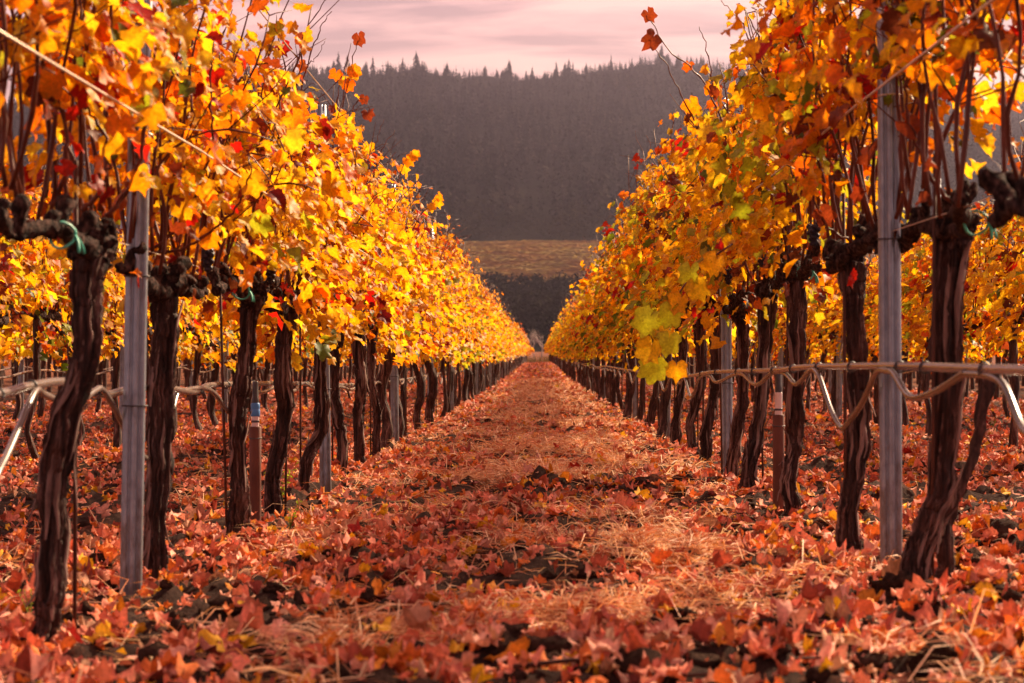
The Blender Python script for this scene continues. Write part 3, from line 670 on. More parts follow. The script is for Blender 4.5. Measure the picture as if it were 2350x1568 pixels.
A(NEAR_L[0], 5.9, [(240, 500), (300, 420), (330, 300), (350, 160), (380, 40)], [(.3, 'amber', .06), (.6, 'gold', .065), (.8, 'gold', .065)], r=.007)
A(NEAR_R[3], 10.7, [(1680, 420), (1660, 290), (1610, 180), (1540, 120), (1500, 60), (1480, 32)], [(.95, 'rust', .06), (.35, 'amber', .06), (.5, 'orange', .05)], r=.005)
A(NEAR_R[3], 10.8, [(1640, 380), (1600, 290), (1560, 215), (1530, 150), (1490, 90)], [(1, 'rust', .085), (.45, 'amber', .08), (.3, 'gold', .07)], r=.005)
A(NEAR_R[3], 10.6, [(1690, 300), (1640, 200), (1625, 120), (1605, 62)], [(.4, 'rust', .06)], r=.0045)
A(NEAR_R[2], 9.2, [(1760, 260), (1725, 120), (1700, 50), (1655, 0)], [(.4, 'red', .055)], r=.0045)
A(NEAR_R[2], 9.1, [(1770, 240), (1745, 110), (1720, 40), (1690, 5)], r=.0045)
A(NEAR_R[5], 13.7, [(1560, 470), (1525, 390), (1500, 350), (1482, 310)], r=.004)
A(NEAR_R[6], 15.1, [(1540, 460), (1520, 380), (1490, 345)], r=.004)
A(NEAR_R[1], 7.3, [(1960, 560), (1900, 520), (1850, 420), (1850, 330)], [(.5, 'rust', .06), (.7, 'amber', .06)], r=.006)
A(NEAR_R[0], 6.0, [(2180, 470), (2120, 380), (2080, 250), (2090, 120)], [(.6, 'rust', .065)], r=.007)

# ------------------------------------------------------------------ vines farther along: shared meshes
NV = 7
def variant(seed, style, LS, ncane, extra, tsegs, scl=1.0, top=2.05):
    ctrl = [(rnd.uniform(-.07, .07), rnd.uniform(-.1, .1), -.06), (rnd.uniform(-.05, .05), rnd.uniform(-.05, .05), .22), (rnd.uniform(-.06, .06), 0, .5), (rnd.uniform(-.04, .04), 0, .78), (0, 0, 1.05)]
    C = canopy(seed, style, ncane, extra, .04, top, .45, bot=.81); C['s'] = C['s'] * scl
    t, P, rad = trunk_mesh(ctrl, seed, rnd.uniform(.027, .038), 22 if tsegs > 8 else 9, tsegs)
    w = MB(); 
    for P_, _, lats in C['canes']:
        w.add(*cane_mesh(P_[::2], 4, .0055, .0026))
        for l_ in lats: w.add(*tube(l_, [.003, .0026, .002], 3))
    a = MB()
    for s_ in (-1, 1):
        tt = np.linspace(0, 1, 7); a.add(*tube(np.stack([.02 * np.sin(tt * 6 + seed), s_ * .74 * tt, 1.06 + .015 * np.sin(tt * 9)], 1), .034 * (1.2 - .4 * tt), 6))
        for k in range(4):
            v, f = lump((0, s_ * (.08 + .18 * k), 1.09), .034, seed + k, 1, .4); a.add(v, t=f)
    return t, a.me('cordon', M_CORDON, True), w.me('canes', M_CANE), foliage_mesh(C, LS, 'foliage', seed)
VAR = {('left', 0): [variant(2000 + i, 'left', MID, 20, 430, 12) for i in range(NV)],
       ('right', 0): [variant(2100 + i, 'right', MID, 20, 430, 12, 1.0, 2.1) for i in range(NV)],
       ('side', 0): [variant(2200 + i, 'side', MID, 12, 380, 10, 1.05, 1.95) for i in range(NV)],
       ('left', 1): [variant(2300 + i, 'left', LO, 8, 330, 7, 1.2) for i in range(5)],
       ('right', 1): [variant(2400 + i, 'right', LO, 8, 330, 7, 1.2, 2.1) for i in range(5)]}
def far_vine(X, Y, key, lod, label, group):
    me = rnd.choice(VAR[(key, lod)])
    v = empty('grape_vine', (X + rnd.gauss(0, .03), Y + rnd.gauss(0, .06), float(ground(X, Y))), label, 'vine', group)
    v.rotation_euler = (0, 0, rnd.choice([0, math.pi]) + rnd.gauss(0, .05)); s_ = rnd.uniform(.90, 1.08); v.scale = (rnd.uniform(.85, 1.2), 1.04, s_)
    for nme, m in zip(('trunk', 'cordon', 'cane_bundle', 'foliage'), me):
        if lod and nme == 'cordon': continue
        o = obj(nme, m, v)
        if nme in ('cane_bundle', 'foliage'): o['kind'] = 'stuff'
nvine = 17
for key, X, Y0 in (('left', XL, 17.95), ('right', XR, 18.15)):
    Y = Y0; k = 8
    while Y < 150:
        lod = 0 if Y < 62 else 1
        far = 'middle of' if Y < 62 else 'far end of'
        lab = f'{ORD[k]} grape vine from the front in the {key} row' if Y < 62 and k < len(ORD) else \
              (f'golden grape vine among many trunks in the middle of the {key} row' if Y < 62 else f'tiny golden grape vine towards the far end of the {key} row')
        far_vine(X, Y, key, lod, lab, f'grape vines in the {"middle" if Y < 62 else "far part"} of the {key} row'); Y += 1.5; k += 1; nvine += 1
for j, lab in ((1, 'next'), (2, 'third')):
    for key in ('left', 'right'):
        X = XL - PITCH * j if key == 'left' else XR + PITCH * j
        Y = abs(X) * 3.45 + rnd.uniform(0, 1); Ymax = 46 if j == 1 else 50; kk = 0
        while Y < Ymax:
            far_vine(X, Y, 'side', 0, f'{ORD[kk]} yellow grape vine from the front in the {"next" if j == 1 else "third"} row beyond the {key} row', f'grape vines in the {"next" if j == 1 else "third"} row on the {key}'); Y += 1.5; nvine += 1; kk += 1
print('vines', nvine, 'leaf objects', leaf_objects)

# vines past that count: one mass
def vine_mass():
    Vs, Fs, Cs, n = [], [], [], 0; b = MB(); g = np.random.default_rng(99)
    base = [canopy(2500 + i, 'side' if i < 3 else 'left', 3, 100, .05, 2.05, 0, bot=.86) for i in range(6)]
    spots = [(X, Y) for X in (XL, XR) for Y in np.arange(150, ROWEND, 1.5)]
    for j in range(1, 9):
        for X in (XL - PITCH * j, XR + PITCH * j):
            spots += [(X, Y) for Y in np.arange(max(abs(X) * 3.3, {1: 46.5, 2: 50.5}.get(j, 0)), 46 + 60 if j < 5 else 100, 1.5)]
    for X, Y in spots:
        C = base[g.integers(0, 6)]; z = float(ground(X, Y)); k = g.random(len(C['pos'])) < (1.0 if Y < 70 or abs(X) < 2 else .55)
        p = C['pos'][k] * [1.1, g.choice([-1, 1]), 1] + [X, Y, z]
        v, f, c = scatter(LO, p, C['R'][k], C['s'][k] * 2.1, C['col'][k], g); Vs.append(v); Fs.append(f + n); Cs.append(c); n += len(v)
        t = np.array([(X + g.normal(0, .03), Y, z - .05), (X + g.normal(0, .03), Y, z + .5), (X, Y, z + 1.1)]); b.add(*tube(t, [.06, .045, .07], 5, cap=False))
    tag(obj('distant_vines', mesh('distant_vines', np.concatenate(Vs), np.concatenate(Fs), M_LEAF, col=np.concatenate(Cs))), 'far mass of golden vines beyond the nearer rows', 'vines', None, 'stuff')
    tag(obj('distant_vine_trunks', b.me('distant_vine_trunks', M_WOOD_FAR)), 'dark trunks of the far mass of vines', 'trunks', None, 'stuff')
vine_mass()

# ------------------------------------------------------------------ posts
def post_mesh(h=2.33):
    # roll-formed channel: ribbed face towards the path, open at the back
    o = [(-.031, .022), (-.035, .016), (-.034, .004), (-.029, -.008), (-.021, -.013), (-.015, -.010), (-.011, -.013), (-.006, -.023), (.006, -.023), (.011, -.013), (.015, -.010), (.021, -.013), (.029, -.008), (.034, .004), (.035, .016), (.031, .022)]
    o = np.array(o); i = o * [.90, .82] + [0, .0035]
    o = catmull(np.c_[o, 0 * o[:, 0]], 46)[:, :2]; i = o * [.90, .82] + [0, .0035]; i[0] = (-.027, .020); i[-1] = (.027, .020)
    ring = np.vstack([o, i[::-1]]); n = len(ring); zs = np.array([-.25, .3, .62, 1.1, 1.7, h]); V = np.concatenate([np.c_[ring, np.full(n, z)] for z in zs])
    q = []; k = len(o)
    for a in range(len(zs) - 1):
        for j in range(n): q.append([a * n + j, a * n + (j + 1) % n, (a + 1) * n + (j + 1) % n, (a + 1) * n + j])
    e = (len(zs) - 1) * n
    for j in range(k - 1): q.append([e + j, e + j + 1, e + n - 2 - j, e + n - 1 - j])
    return mesh('channel', V, np.array(q), M_GALV)
POST = post_mesh()
def band_mesh(w=.078, d=.048):
    a = np.linspace(0, 2 * np.pi, 17)[:-1]; sq = lambda c: np.sign(c) * np.abs(c) ** .5
    P = np.stack([sq(np.cos(a)) * w / 2, sq(np.sin(a)) * d / 2, 0 * a], 1); P = np.vstack([P, P[:1]]); v, t, q = tube(P, .0028, 5); return mesh('wire_band', v, [t, q], M_BAND)
BAND = band_mesh()
def clip_mesh():
    b = MB(); b.add(*tube(catmull([(-.036, -.02, 0), (0, -.03, .004), (.036, -.02, 0), (.045, .0, -.01)], 8), .003, 4)); return b.me('wire_clip', M_WIRE)
CLIP = clip_mesh()
LP = ['tall grey steel post nearest the camera in the left row', 'second grey ribbed steel post in the left row', 'third grey steel post in the left row', 'fourth grey steel post in the left row']
RP = ['tall grey steel post nearest the camera in the right row', 'second grey ribbed steel post in the right row, hugged by a trunk', 'third grey steel post in the right row', 'fourth grey steel post in the right row']
def post(X, Y, label, group, near, lean=(0, 0), rz=0):
    p = empty('trellis_post', (X, Y, float(ground(X, Y))), label, 'post', group); p.rotation_euler = (lean[1], lean[0], rz)
    obj('channel', POST, p)
    if near:
        obj('wire_band', BAND, p, (0, 0, .63)); obj('wire_band', BAND, p, (0, 0, 1.04))
        for z in (1.49, 2.2): obj('wire_clip', CLIP, p, (0, 0, z))
for key, X, PL in (('left', XL, LP), ('right', XR, RP)):
    for n in range(30):
        Y = [6.6, 12.5][n] if n < 2 else 12.5 + (n - 1) * 6.0
        post(X + (.015 if n else 0), Y, PL[n] if n < 4 else f'{ORD[n]} grey post from the front in the {key} row' if n < 12 else f'thin grey post farther along the {key} row', f'grey steel posts of the {key} row', n < 5, (.016 if key == 'left' and n == 0 else rnd.gauss(0, .006), rnd.gauss(0, .006)), rnd.gauss(0, .12) + (.15 if key == 'left' else -.1))
for j in (1, 2):
    for key, X in (('left', XL - PITCH * j), ('right', XR + PITCH * j)):
        for kk, Y in enumerate(np.arange(12.5 + 6 * j, 48, 6.0)):
            post(X, Y, f'{ORD[kk]} grey post from the front in the {"next" if j == 1 else "third"} row beyond the {key} row', f'posts of the side rows on the {key}', False, (rnd.gauss(0, .008), 0))

# thin steel training stakes beside the trunks
def stake_mesh(): 
    v, t, q = tube(np.array([(0, 0, -.1), (0, 0, .6), (0, 0, 1.28)]), .0058, 6); return mesh('rod', v, [t, q], M_STAKE)
STK = stake_mesh()
for key, X, ys_ in (('left', XL, LEFT_Y + list(np.arange(17.95, 40, 1.5))), ('right', XR, RIGHT_Y + list(np.arange(18.15, 40, 1.5)))):
    for k, Y in enumerate(ys_):
        o = obj('vine_stake', STK, None, (X + rnd.uniform(.03, .045) * (-1 if k % 3 else 1), Y + rnd.uniform(.0, .06), float(ground(X, Y)))); o.rotation_euler = (rnd.gauss(0, .015), rnd.gauss(0, .015), 0)
        tag(o, f'thin rusty training stake beside the {ORD[k]} vine of the {key} row' if k < 8 else f'thin rusty stake beside a vine farther along the {key} row', 'stake', 'thin rusty stakes beside the vine trunks')

# wires
def wire(X, h, label, r=.0019, y0=3.6, y1=150, dx_=0.0, sag=.012):
    ys_ = np.r_[np.arange(y0, 30, 1.0), np.linspace(30, y1, 24)]; ph = rnd.uniform(0, 6)
    P = np.stack([np.full_like(ys_, X + dx_), ys_, h + .62 * sstep(25, 190, ys_) + .018 * X + .02 - sag * np.abs(np.sin((ys_ - 6.6) * np.pi / 6))], 1)
    v, t, q = tube(P, r, 5); tag(obj('trellis_wire', mesh('trellis_wire', v, [t, q], M_WIRE, smooth=True)), label, 'wire', 'trellis wires')
for key, X, s_ in (('left', XL, 1), ('right', XR, -1)):
    wire(X, 1.06, f'cordon wire through the gnarled arms of the {key} row', .0016)
    wire(X, 1.36 if key == 'left' else 1.45, f'bright catch wire halfway up the leaves of the {key} row', .0036, dx_=.22 * s_ if key == 'left' else .12 * s_)
    wire(X, 2.20, f'bright top wire along the {key} row', .0032, dx_=.10 * s_)
wire(XL - PITCH, 1.9, 'wire above the next row on the left', .002, 12, 60); wire(XR + PITCH, 1.9, 'wire above the next row on the right', .002, 12, 60)

# ------------------------------------------------------------------ drip hoses
def rise(y): return .62 * sstep(25, 190, y)
def hose(pts, r, m, nm, label, ties=None, dens=16):
    P = catmull(pts, int(dens * len(pts))); b = MB().add(*tube(P, r, 10))
    o = tag(obj(nm, b.me(nm, m, True)), label, 'hose', 'drip irrigation hoses')
    for c in (ties or []):
        k = int(np.argmin(np.abs(P[:, 1] - c))); c = P[k]
        a = np.linspace(0, 2 * np.pi, 11); ring = c + np.stack([np.cos(a) * .0162, .003 * np.sin(a * 2), np.sin(a) * .0162 - .002], 1); v, t, q = tube(ring, .0032, 4); obj('hose_tie', mesh('hose_tie', v, [t, q], M_BAND), o)
    return o
XH = 1.045
main_r = [(4.0, .670), (5.0, .673), (6.1, .677), (7.2, .674), (8.2, .668), (9.0, .655), (10.2, .645), (12.5, .628), (14, .60), (15.6, .583), (18, .583), (22, .588), (27, .60), (33, .615)]
pts = [(XH + .01 * math.sin(y_ * 1.3), y_, z + float(rise(y_))) for y_, z in main_r] + [(XH + .02 * math.sin(k), k, .60 + float(rise(k)) - .02 * math.cos(k)) for k in range(38, 150, 3)]
hose(pts, .0125, M_HOSE, 'drip_hose', 'straight pale drip hose along the right row in front of the trunks', [4.9, 5.7, 6.15, 7.0, 7.8, 8.55, 9.3, 10.2, 11, 12.2, 13.4, 14.6, 15.8, 17, 18.4])
loop_r = [(4.1, .66), (4.32, .55), (4.52, .545), (4.75, .645), (5.08, .66), (5.12, .66), (5.45, .61), (5.77, .594), (6.05, .655), (6.2, .662), (6.45, .655), (6.8, .55), (7.12, .47), (7.22, .466), (7.4, .52), (7.68, .645), (7.9, .655), (8.2, .615), (8.5, .60), (8.9, .64), (9.3, .64), (9.7, .59), (10.0, .586), (10.7, .625), (11.2, .62), (11.8, .58), (12.2, .575), (12.9, .61)]
pts = [(XH - .012 + .012 * math.sin(y_ * 3), y_, z) for y_, z in loop_r]
y_ = 13.5; k = 0
while y_ < 90: pts += [(XH - .012, y_, .58 + float(rise(y_)) - (rnd.choice([.02, .03, .05, .09, .13]) if k % 2 else 0))]; y_ += rnd.uniform(.5, 1.0) if y_ < 40 else 2; k += 1
hose(pts, .0098, M_DARKHOSE, 'looping_hose', 'second hose sagging in loops below the straight hose of the right row', dens=9)
XHL = -1.365
main_l = [(4.6, .60), (5.27, .607), (5.64, .625), (6.0, .632), (6.3, .60), (6.6, .587), (6.95, .60), (7.27, .602), (7.7, .59), (8.18, .572), (8.6, .592), (9.3, .59), (10.2, .584), (11.9, .566), (13.5, .54), (15.5, .52), (17.3, .505), (20, .51), (25, .52)]
pts = [(XHL + .01 * math.sin(y_), y_, z) for y_, z in main_l] + [(XHL, k, .53 + float(rise(k))) for k in range(29, 140, 4)]
hose(pts, .0125, M_HOSE, 'drip_hose', 'pale drip hose along the left row behind the trunks', [5.3, 5.62, 6.02, 6.4, 7.4, 8.3, 9.1, 10, 11, 12.3, 13.6, 15])
loop_l = [(4.7, .56), (5.05, .40), (5.2, .425), (5.42, .52), (5.61, .61), (5.72, .60), (6.05, .565), (6.3, .60), (6.4, .605), (6.55, .55), (6.72, .47), (6.95, .39), (7.19, .355), (7.42, .375), (7.6, .41), (7.82, .57), (8.0, .58), (8.34, .585), (8.6, .56), (8.9, .485), (9.0, .484), (9.2, .575), (9.5, .585), (10.2, .54), (10.8, .575), (11.4, .53), (12, .565)]
pts = [(XHL + .02 + .012 * math.sin(y_ * 3), y_, z) for y_, z in loop_l]; y_ = 12.7; k = 0
while y_ < 60: pts += [(XHL + .015, y_, .52 + float(rise(y_)) - (rnd.choice([.02, .03, .05, .1, .14]) if k % 2 else 0))]; y_ += rnd.uniform(.5, 1.0); k += 1
hose(pts, .0098, M_HOSE, 'looping_hose', 'second hose hanging in deep loops along the left row', dens=9)
for j, key, X in ((1, 'left', XL - PITCH), (2, 'left', XL - 2 * PITCH), (1, 'right', XR + PITCH), (2, 'right', XR + 2 * PITCH), (3, 'right', XR + 3 * PITCH)):
    pts = [(X - .05, k, .60 + .03 * math.sin(k * 2.1) + float(rise(k))) for k in np.arange(abs(X) * 3.3, 60, .8)]
    hose(pts, .0095, M_HOSE, 'drip_hose', f'pale drip hose along the {["", "next", "third", "fourth"][j]} row beyond the {key} row', dens=3)

# risers
def lathe(prof, k=16):
    P = np.array([(0, 0, z) for r_, z in prof]); r_ = np.array([a for a, z in prof]); a = np.linspace(0, 2 * np.pi, k, endpoint=False)
    V = np.concatenate([np.stack([np.cos(a) * q, np.sin(a) * q, np.full(k, z)], 1) for q, z in prof]); n = len(prof)
    i = np.arange(n - 1)[:, None] * k; j = np.arange(k)[None]; j2 = (j + 1) % k; Q = np.stack([i + j, i + j2, i + k + j2, i + k + j], -1).reshape(-1, 4)
    V = np.vstack([V, [0, 0, prof[-1][1]]]); jj = np.arange(k); T = np.stack([np.full(k, n * k), (n - 1) * k + jj, (n - 1) * k + (jj + 1) % k], 1); return V, T, Q
def riser(X, Y, label, blue):
    z = float(ground(X, Y)); p = empty('irrigation_riser', (X, Y, z), label, 'riser', 'irrigation risers'); h = .455
    def part(nm, prof, m): obj(nm, MB().add(*lathe(prof)).me(nm, m, True), p)
    part('sleeve', [(.027, -.06), (.027, .2), (.0275, h - .004), (.024, h), (.019, h)], M_PIPE)
    part('pale_pipe', [(.017, h - .02), (.017, h + .09), (.0175, h + .10), (.016, h + .102)], M_PALE)
    part('ring', [(.0182, h + .018), (.0188, h + .020), (.0188, h + .026), (.0182, h + .028)], M_BAND)
    if blue: part('blue_collar', [(.0195, h + .046), (.0215, h + .05), (.0215, h + .075), (.019, h + .078), (.0205, h + .082), (.0205, h + .103), (.016, h + .107)], M_BLUE)
    part('black_fitting', [(.016, h + .10), (.017, h + .125), (.014, h + .13), (.0135, h + .20), (.010, h + .205)], M_BLACKHOSE)
    obj('wire_band', MB().add(*tube(np.array([(.029 * math.cos(a), .029 * math.sin(a), h - .05 + .004 * math.sin(a)) for a in np.linspace(0, 6.283, 17)]), .0022, 4)).me('wire_band', M_BAND), p)
riser(-1.285, 9.46, 'brown riser pipe with pale top and blue collar in the left row', True)
riser(1.10, 9.62, 'brown riser pipe with pale pink top in the right row', False)

# ------------------------------------------------------------------ floor litter
FPAL = np.array([(.76, .25, .155), (.82, .38, .27), (.68, .17, .085), (.78, .21, .05), (.48, .12, .075), (.74, .28, .03), (.82, .44, .03), (.26, .055, .04), (.46, .22, .13), (.46, .04, .028)])
FP = np.array([.24, .16, .14, .14, .10, .075, .04, .05, .10, .02])
def floor_leaves(x0, x1, y0, y1, dens, LS, smin, smax, seed):
    g = np.random.default_rng(seed); n = int((x1 - x0) * (y1 - y0) * dens * 1.06); x = g.uniform(x0, x1, n); y = g.uniform(y0, y1, n)
    k = (np.abs(x) < y * .30 + 1.2)
    d = np.abs((x - XL + PITCH / 2) % PITCH - PITCH / 2)
    patch = fbm(x * 1.3, y * .9, 71, 3) * .9 + .30 - .26 * sstep(.4, 1.0, d) * sstep(7, 13, y)
    k &= (patch * 1.5 + g.uniform(-.3, .3, n)) > .27
    k |= (np.abs(x) < y * .30 + 1.2) & (g.random(n) < .26)
    x, y = x[k], y[k]; n = len(x); s = smin + (smax - smin) * g.random(n) ** 1.25
    pos = np.stack([x, y, ground(x, y) + .006 + g.exponential(.012, n)], 1)
    a = g.uniform(0, 6.283, n); tip = np.stack([np.cos(a), np.sin(a), g.normal(0, .4, n)], 1); nrm = np.stack([g.normal(0, .42, n), g.normal(0, .42, n), np.where(g.random(n) < .8, 1.0, -1.0)], 1)
    c = FPAL[g.choice(len(FPAL), n, p=FP / FP.sum())] * g.uniform(.75, 1.2, (n, 1))
    return pos, frames(tip, nrm), s, np.clip(c, 0, .9)
p1, r1, s1, c1 = floor_leaves(-3.2, 3.2, 3.9, 9, 340, G_HI, .020, .056, 11)
# the largest ones are leaves of their own
s1 = np.where(np.random.default_rng(2).random(len(s1)) < .05, s1 * 1.35, s1); scr = s1 / p1[:, 1]; infr = (np.abs(p1[:, 0]) / p1[:, 1] < .26) & (p1[:, 1] > 4.45)
big = np.argsort(-(scr * infr))[:290]; bigset = np.zeros(len(p1), bool); bigset[big] = True
FNAMES = ['dusky salmon', 'pale pinkish', 'brick red', 'orange red', 'dark russet', 'orange', 'bright yellow', 'dark maroon', 'tan brown', 'crimson']
for i in big:
    o = obj('fallen_leaf', ME_GHI[rnd.randrange(14)]); Rm = r1[i] * s1[i] * 1.08; p = p1[i] + [0, 0, .012]
    o.matrix_basis = Matrix([[*Rm[0], p[0]], [*Rm[1], p[1]], [*Rm[2], p[2]], [0, 0, 0, 1]]); o.color = (*[float(q) for q in c1[i]], 1)
    ci = int(np.argmin(np.sum((FPAL / FPAL.sum(1)[:, None] - c1[i] / c1[i].sum()) ** 2, 1) + .2 * np.abs(FPAL.sum(1) - c1[i].sum())))
    where = 'left' if p[0] < -.55 else ('right' if p[0] > .55 else 'middle')
    tag(o, f'{FNAMES[ci]} curled vine leaf lying on the soil in the {where} foreground', 'leaf', f'{FNAMES[ci]} fallen leaves in the {where} foreground')
def stuff_leaves(batches):
    Vs, Fs, Cs, n = [], [], [], 0; g = np.random.default_rng(3)
    for (p, r_, s, c), LS in batches:
        v, f, cc = scatter(LS, p, r_, s, c, g); Vs.append(v); Fs.append(f + n); Cs.append(cc); n += len(v)
    tag(obj('leaf_litter', mesh('leaf_litter', np.concatenate(Vs), np.concatenate(Fs), M_FALLEN, col=np.concatenate(Cs))), 'carpet of red and salmon fallen vine leaves over the soil', 'leaf litter', None, 'stuff')
k = ~bigset
stuff_leaves([((p1[k], r1[k], s1[k], c1[k]), G_HI), (floor_leaves(-4.6, 4.6, 9, 17, 250, G_MID, .024, .060, 12), G_MID), (floor_leaves(-8, 8, 17, 34, 130, G_MID, .03, .062, 13), G_MID),
              (floor_leaves(-9, 9, 34, 75, 42, G_LO, .05, .10, 14), G_LO), (floor_leaves(-6, 6, 75, 210, 10, G_LO, .08, .13, 15), G_LO),
              (floor_leaves(-3.2, 3.2, 3.9, 17, 150, G_LO, .012, .035, 16), G_LO)])

# dry grass and straw
def grass(nt_, seed):
    g = np.random.default_rng(seed); B = []
    y = 4 + (g.random(nt_) ** 1.7) * 66; x = g.normal(0.05, .42, nt_); o = g.random(nt_) < .14; x[o] = g.uniform(-3.2, 3.2, o.sum())
    keep = (1.3 * fbm(x * 2.1, y * 1.5, 81, 3) + g.uniform(-.2, .2, nt_)) > .20 - .16 * sstep(8, 20, y); x, y = x[keep], y[keep]
    m = np.where(y < 14, 26, np.where(y < 30, 15, 8)); X = np.repeat(x, m); Y = np.repeat(y, m); n = len(X)
    w = np.repeat(np.where(y < 14, .0017, np.where(y < 30, .0028, .005)), m)
    sp = np.repeat(g.uniform(.03, .12, len(x)), m); X = X + g.normal(0, 1, n) * sp; Y = Y + g.normal(0, 1, n) * sp
    L = g.uniform(.05, .17, n); a = g.uniform(0, 6.283, n) ; up = np.abs(g.normal(.28, .35, n)); z = ground(X, Y)
    d = np.stack([np.cos(a), np.sin(a), up], 1); s_ = np.stack([-np.sin(a), np.cos(a), g.normal(0, .6, n)], 1) * w[:, None]
    p0 = np.stack([X, Y, z + .004 + g.exponential(.012, n)], 1); p1_ = p0 + d * (L * .5)[:, None]; p2 = p0 + d * L[:, None] * [1, 1, .45] + np.stack([g.normal(0, .012, n), g.normal(0, .012, n), g.normal(0, .006, n)], 1)
    p1_[:, 2] = np.maximum(p1_[:, 2], z + .012); p2[:, 2] = np.maximum(p2[:, 2], ground(p2[:, 0], p2[:, 1]) + .006)
    V = np.stack([p0 - s_, p0 + s_, p1_ - s_, p1_ + s_, p2], 1).reshape(-1, 3); k = np.arange(n)[:, None] * 5
    F = np.concatenate([k + [0, 1, 3], k + [0, 3, 2], k + [2, 3, 4]], 0)
    c = np.array([(.88, .50, .26), (.92, .64, .38), (.76, .34, .15), (.58, .22, .10)])[g.integers(0, 4, n)] * g.uniform(.8, 1.15, (n, 1))
    C = np.concatenate([np.repeat(c, 5, 0), np.full((n * 5, 1), .3)], 1)
    tag(obj('dry_grass', mesh('dry_grass', V, F, M_STRAW, col=C)), 'mown dry straw strewn along the middle of the path', 'dry grass', None, 'stuff')
grass(15500, 5)
def clods():
    g = np.random.default_rng(6); b = MB()
    for k in range(5200):
        y = 4 + g.random() ** 1.6 * 50; x = g.uniform(-.30, .30) * y + g.normal(0, .4); r_ = min(.010 + g.exponential(.010), .055)
        v, f = lump((x, y, float(ground(x, y)) + r_ * .15), r_, k, 2 if (y < 9 and r_ > .013) else 1, .6, (1.1, 1, .75)); b.add(v, t=f)
    tag(obj('soil_clods', b.me('soil_clods', M_CLOD, True)), 'crumbled dark soil clods scattered over the floor', 'soil', None, 'stuff')
clods()
def big_clod(x, y, r_, seed, label, m=M_CLOD, nm='soil_clod', cat='clod'):
    b = MB(); g = np.random.default_rng(seed); z = float(ground(x, y))
    n = 16 if nm == 'soil_clod' else 1
    for k in range(n):
        v, f = lump((g.normal(0, r_ * .45) * (k > 0), g.normal(0, r_ * .45) * (k > 0), r_ * .3 + g.normal(0, r_ * .12)), r_ * (.8 if k == 0 else g.uniform(.25, .5)), seed + k, 4 if k == 0 else 3, .5, (1.1, 1, .85)); c_ = v.mean(0); q = v - c_; q = q * (1 + .20 * noise(q[:, 0] * 5.5 / r_, q[:, 1] * 5.5 / r_ + q[:, 2] * 4.7 / r_, seed) + .12 * noise(q[:, 0] * 12 / r_, q[:, 1] * 12 / r_ + q[:, 2] * 11 / r_, seed + 1))[:, None]; b.add(q + c_, t=f)
    o = obj(nm, b.me(nm, m, True), None, (x, y, z)); tag(o, label, cat, 'large clods and stones' if nm == 'soil_clod' else None)
def gp(a, b):
    y = FD * CAMZ / (b - CY); return (a - CX) * y / FD, y
for a, b_, r_, lab in ((2065, 1385, .075, 'big dark soil mound at the foot of the nearest right trunk'), (1945, 1310, .05, 'dark soil clod left of the nearest right post'),
                       (1480, 1045, .05, 'dark pointed clod on the right side of the path in mid distance'), (1130, 1230, .035, 'low dark clod left of the middle of the path'),
                       (1430, 1530, .04, 'dark crumbly clod at the bottom of the picture right of centre'), (1250, 1500, .045, 'dark clod at the bottom centre of the picture'),
                       (1560, 1420, .04, 'dark soil clod in the right foreground among straw'), (390, 1390, .04, 'dark clod right of the nearest left post foot'),
                       (1130, 1400, .035, 'small dark clod in the central foreground')):
    x, y = gp(a, b_); big_clod(x, y, r_, int(a + b_), lab)
x, y = gp(1668, 1138); big_clod(x, y, .028, 4, 'small grey stone at the foot of the second right post', M_STONE, 'stone', 'stone')
# prunings lying on the floor
for i, (a, b_, L, an, lab) in enumerate(((1050, 1470, .5, .1, 'thin dark pruned cane lying across the centre foreground'), (2180, 1440, .45, .25, 'dark fallen cane in the right foreground corner'), (610, 1205, .4, -.2, 'fallen cane on the soil beside the left riser'), (1540, 1545, .7, .06, 'long dark twig along the bottom edge right of centre'), (470, 1290, .3, .5, 'short fallen twig by the second left trunk'))):
    x, y = gp(a, b_); t = np.linspace(-.5, .5, 12); X = x + t * L * math.cos(an); Y = y + t * L * math.sin(an) + .02 * np.sin(t * 9 + i); Z = ground(X, Y); Z = np.convolve(np.pad(Z, 2, 'edge'), np.ones(5) / 5, 'valid') + .02
    tag(obj('fallen_cane', MB().add(*tube(np.stack([X, Y, Z], 1), np.linspace(.006, .003, 12), 6)).me('fallen_cane', M_STAKE, True)), lab, 'twig', 'prunings on the ground')

# green weeds
def weed(x, y, h, seed, label, n=4):
    g = np.random.default_rng(seed); p = empty('weed_plant', (x, y, float(ground(x, y))), label, 'weed', 'green weeds')
    for k in range(n):
        a = g.uniform(0, 6.28); L = h * g.uniform(.6, 1.1); P = catmull([(0, 0, 0), (math.cos(a) * L * .15, math.sin(a) * L * .15, L * .45), (math.cos(a) * L * .4, math.sin(a) * L * .4, L)], 9)
        v, t, q = tube(P, np.linspace(.0022, .001, 9), 4); st = obj('stem', mesh('stem', v, [t, q], M_WEED, col=np.tile([.28, .30, .06, 0], (len(v), 1))), p)
        for i in range(2, 9):
            d = np.array([g.normal(0, 1), g.normal(0, 1), .5]); Rm = frames(d[None], np.array([[g.normal(0, .3), g.normal(0, .3), 1]]))[0] * L * g.uniform(.07, .14); q_ = P[i]; Rm = Rm * [.45, 1, 1]
            o = obj('leaf', ME_HI[i], st); o.matrix_basis = Matrix([[*Rm[0], q_[0]], [*Rm[1], q_[1]], [*Rm[2], q_[2]], [0, 0, 0, 1]]); c = g.uniform(.8, 1.2); o.color = (.30 * c, .36 * c, .035, 1)
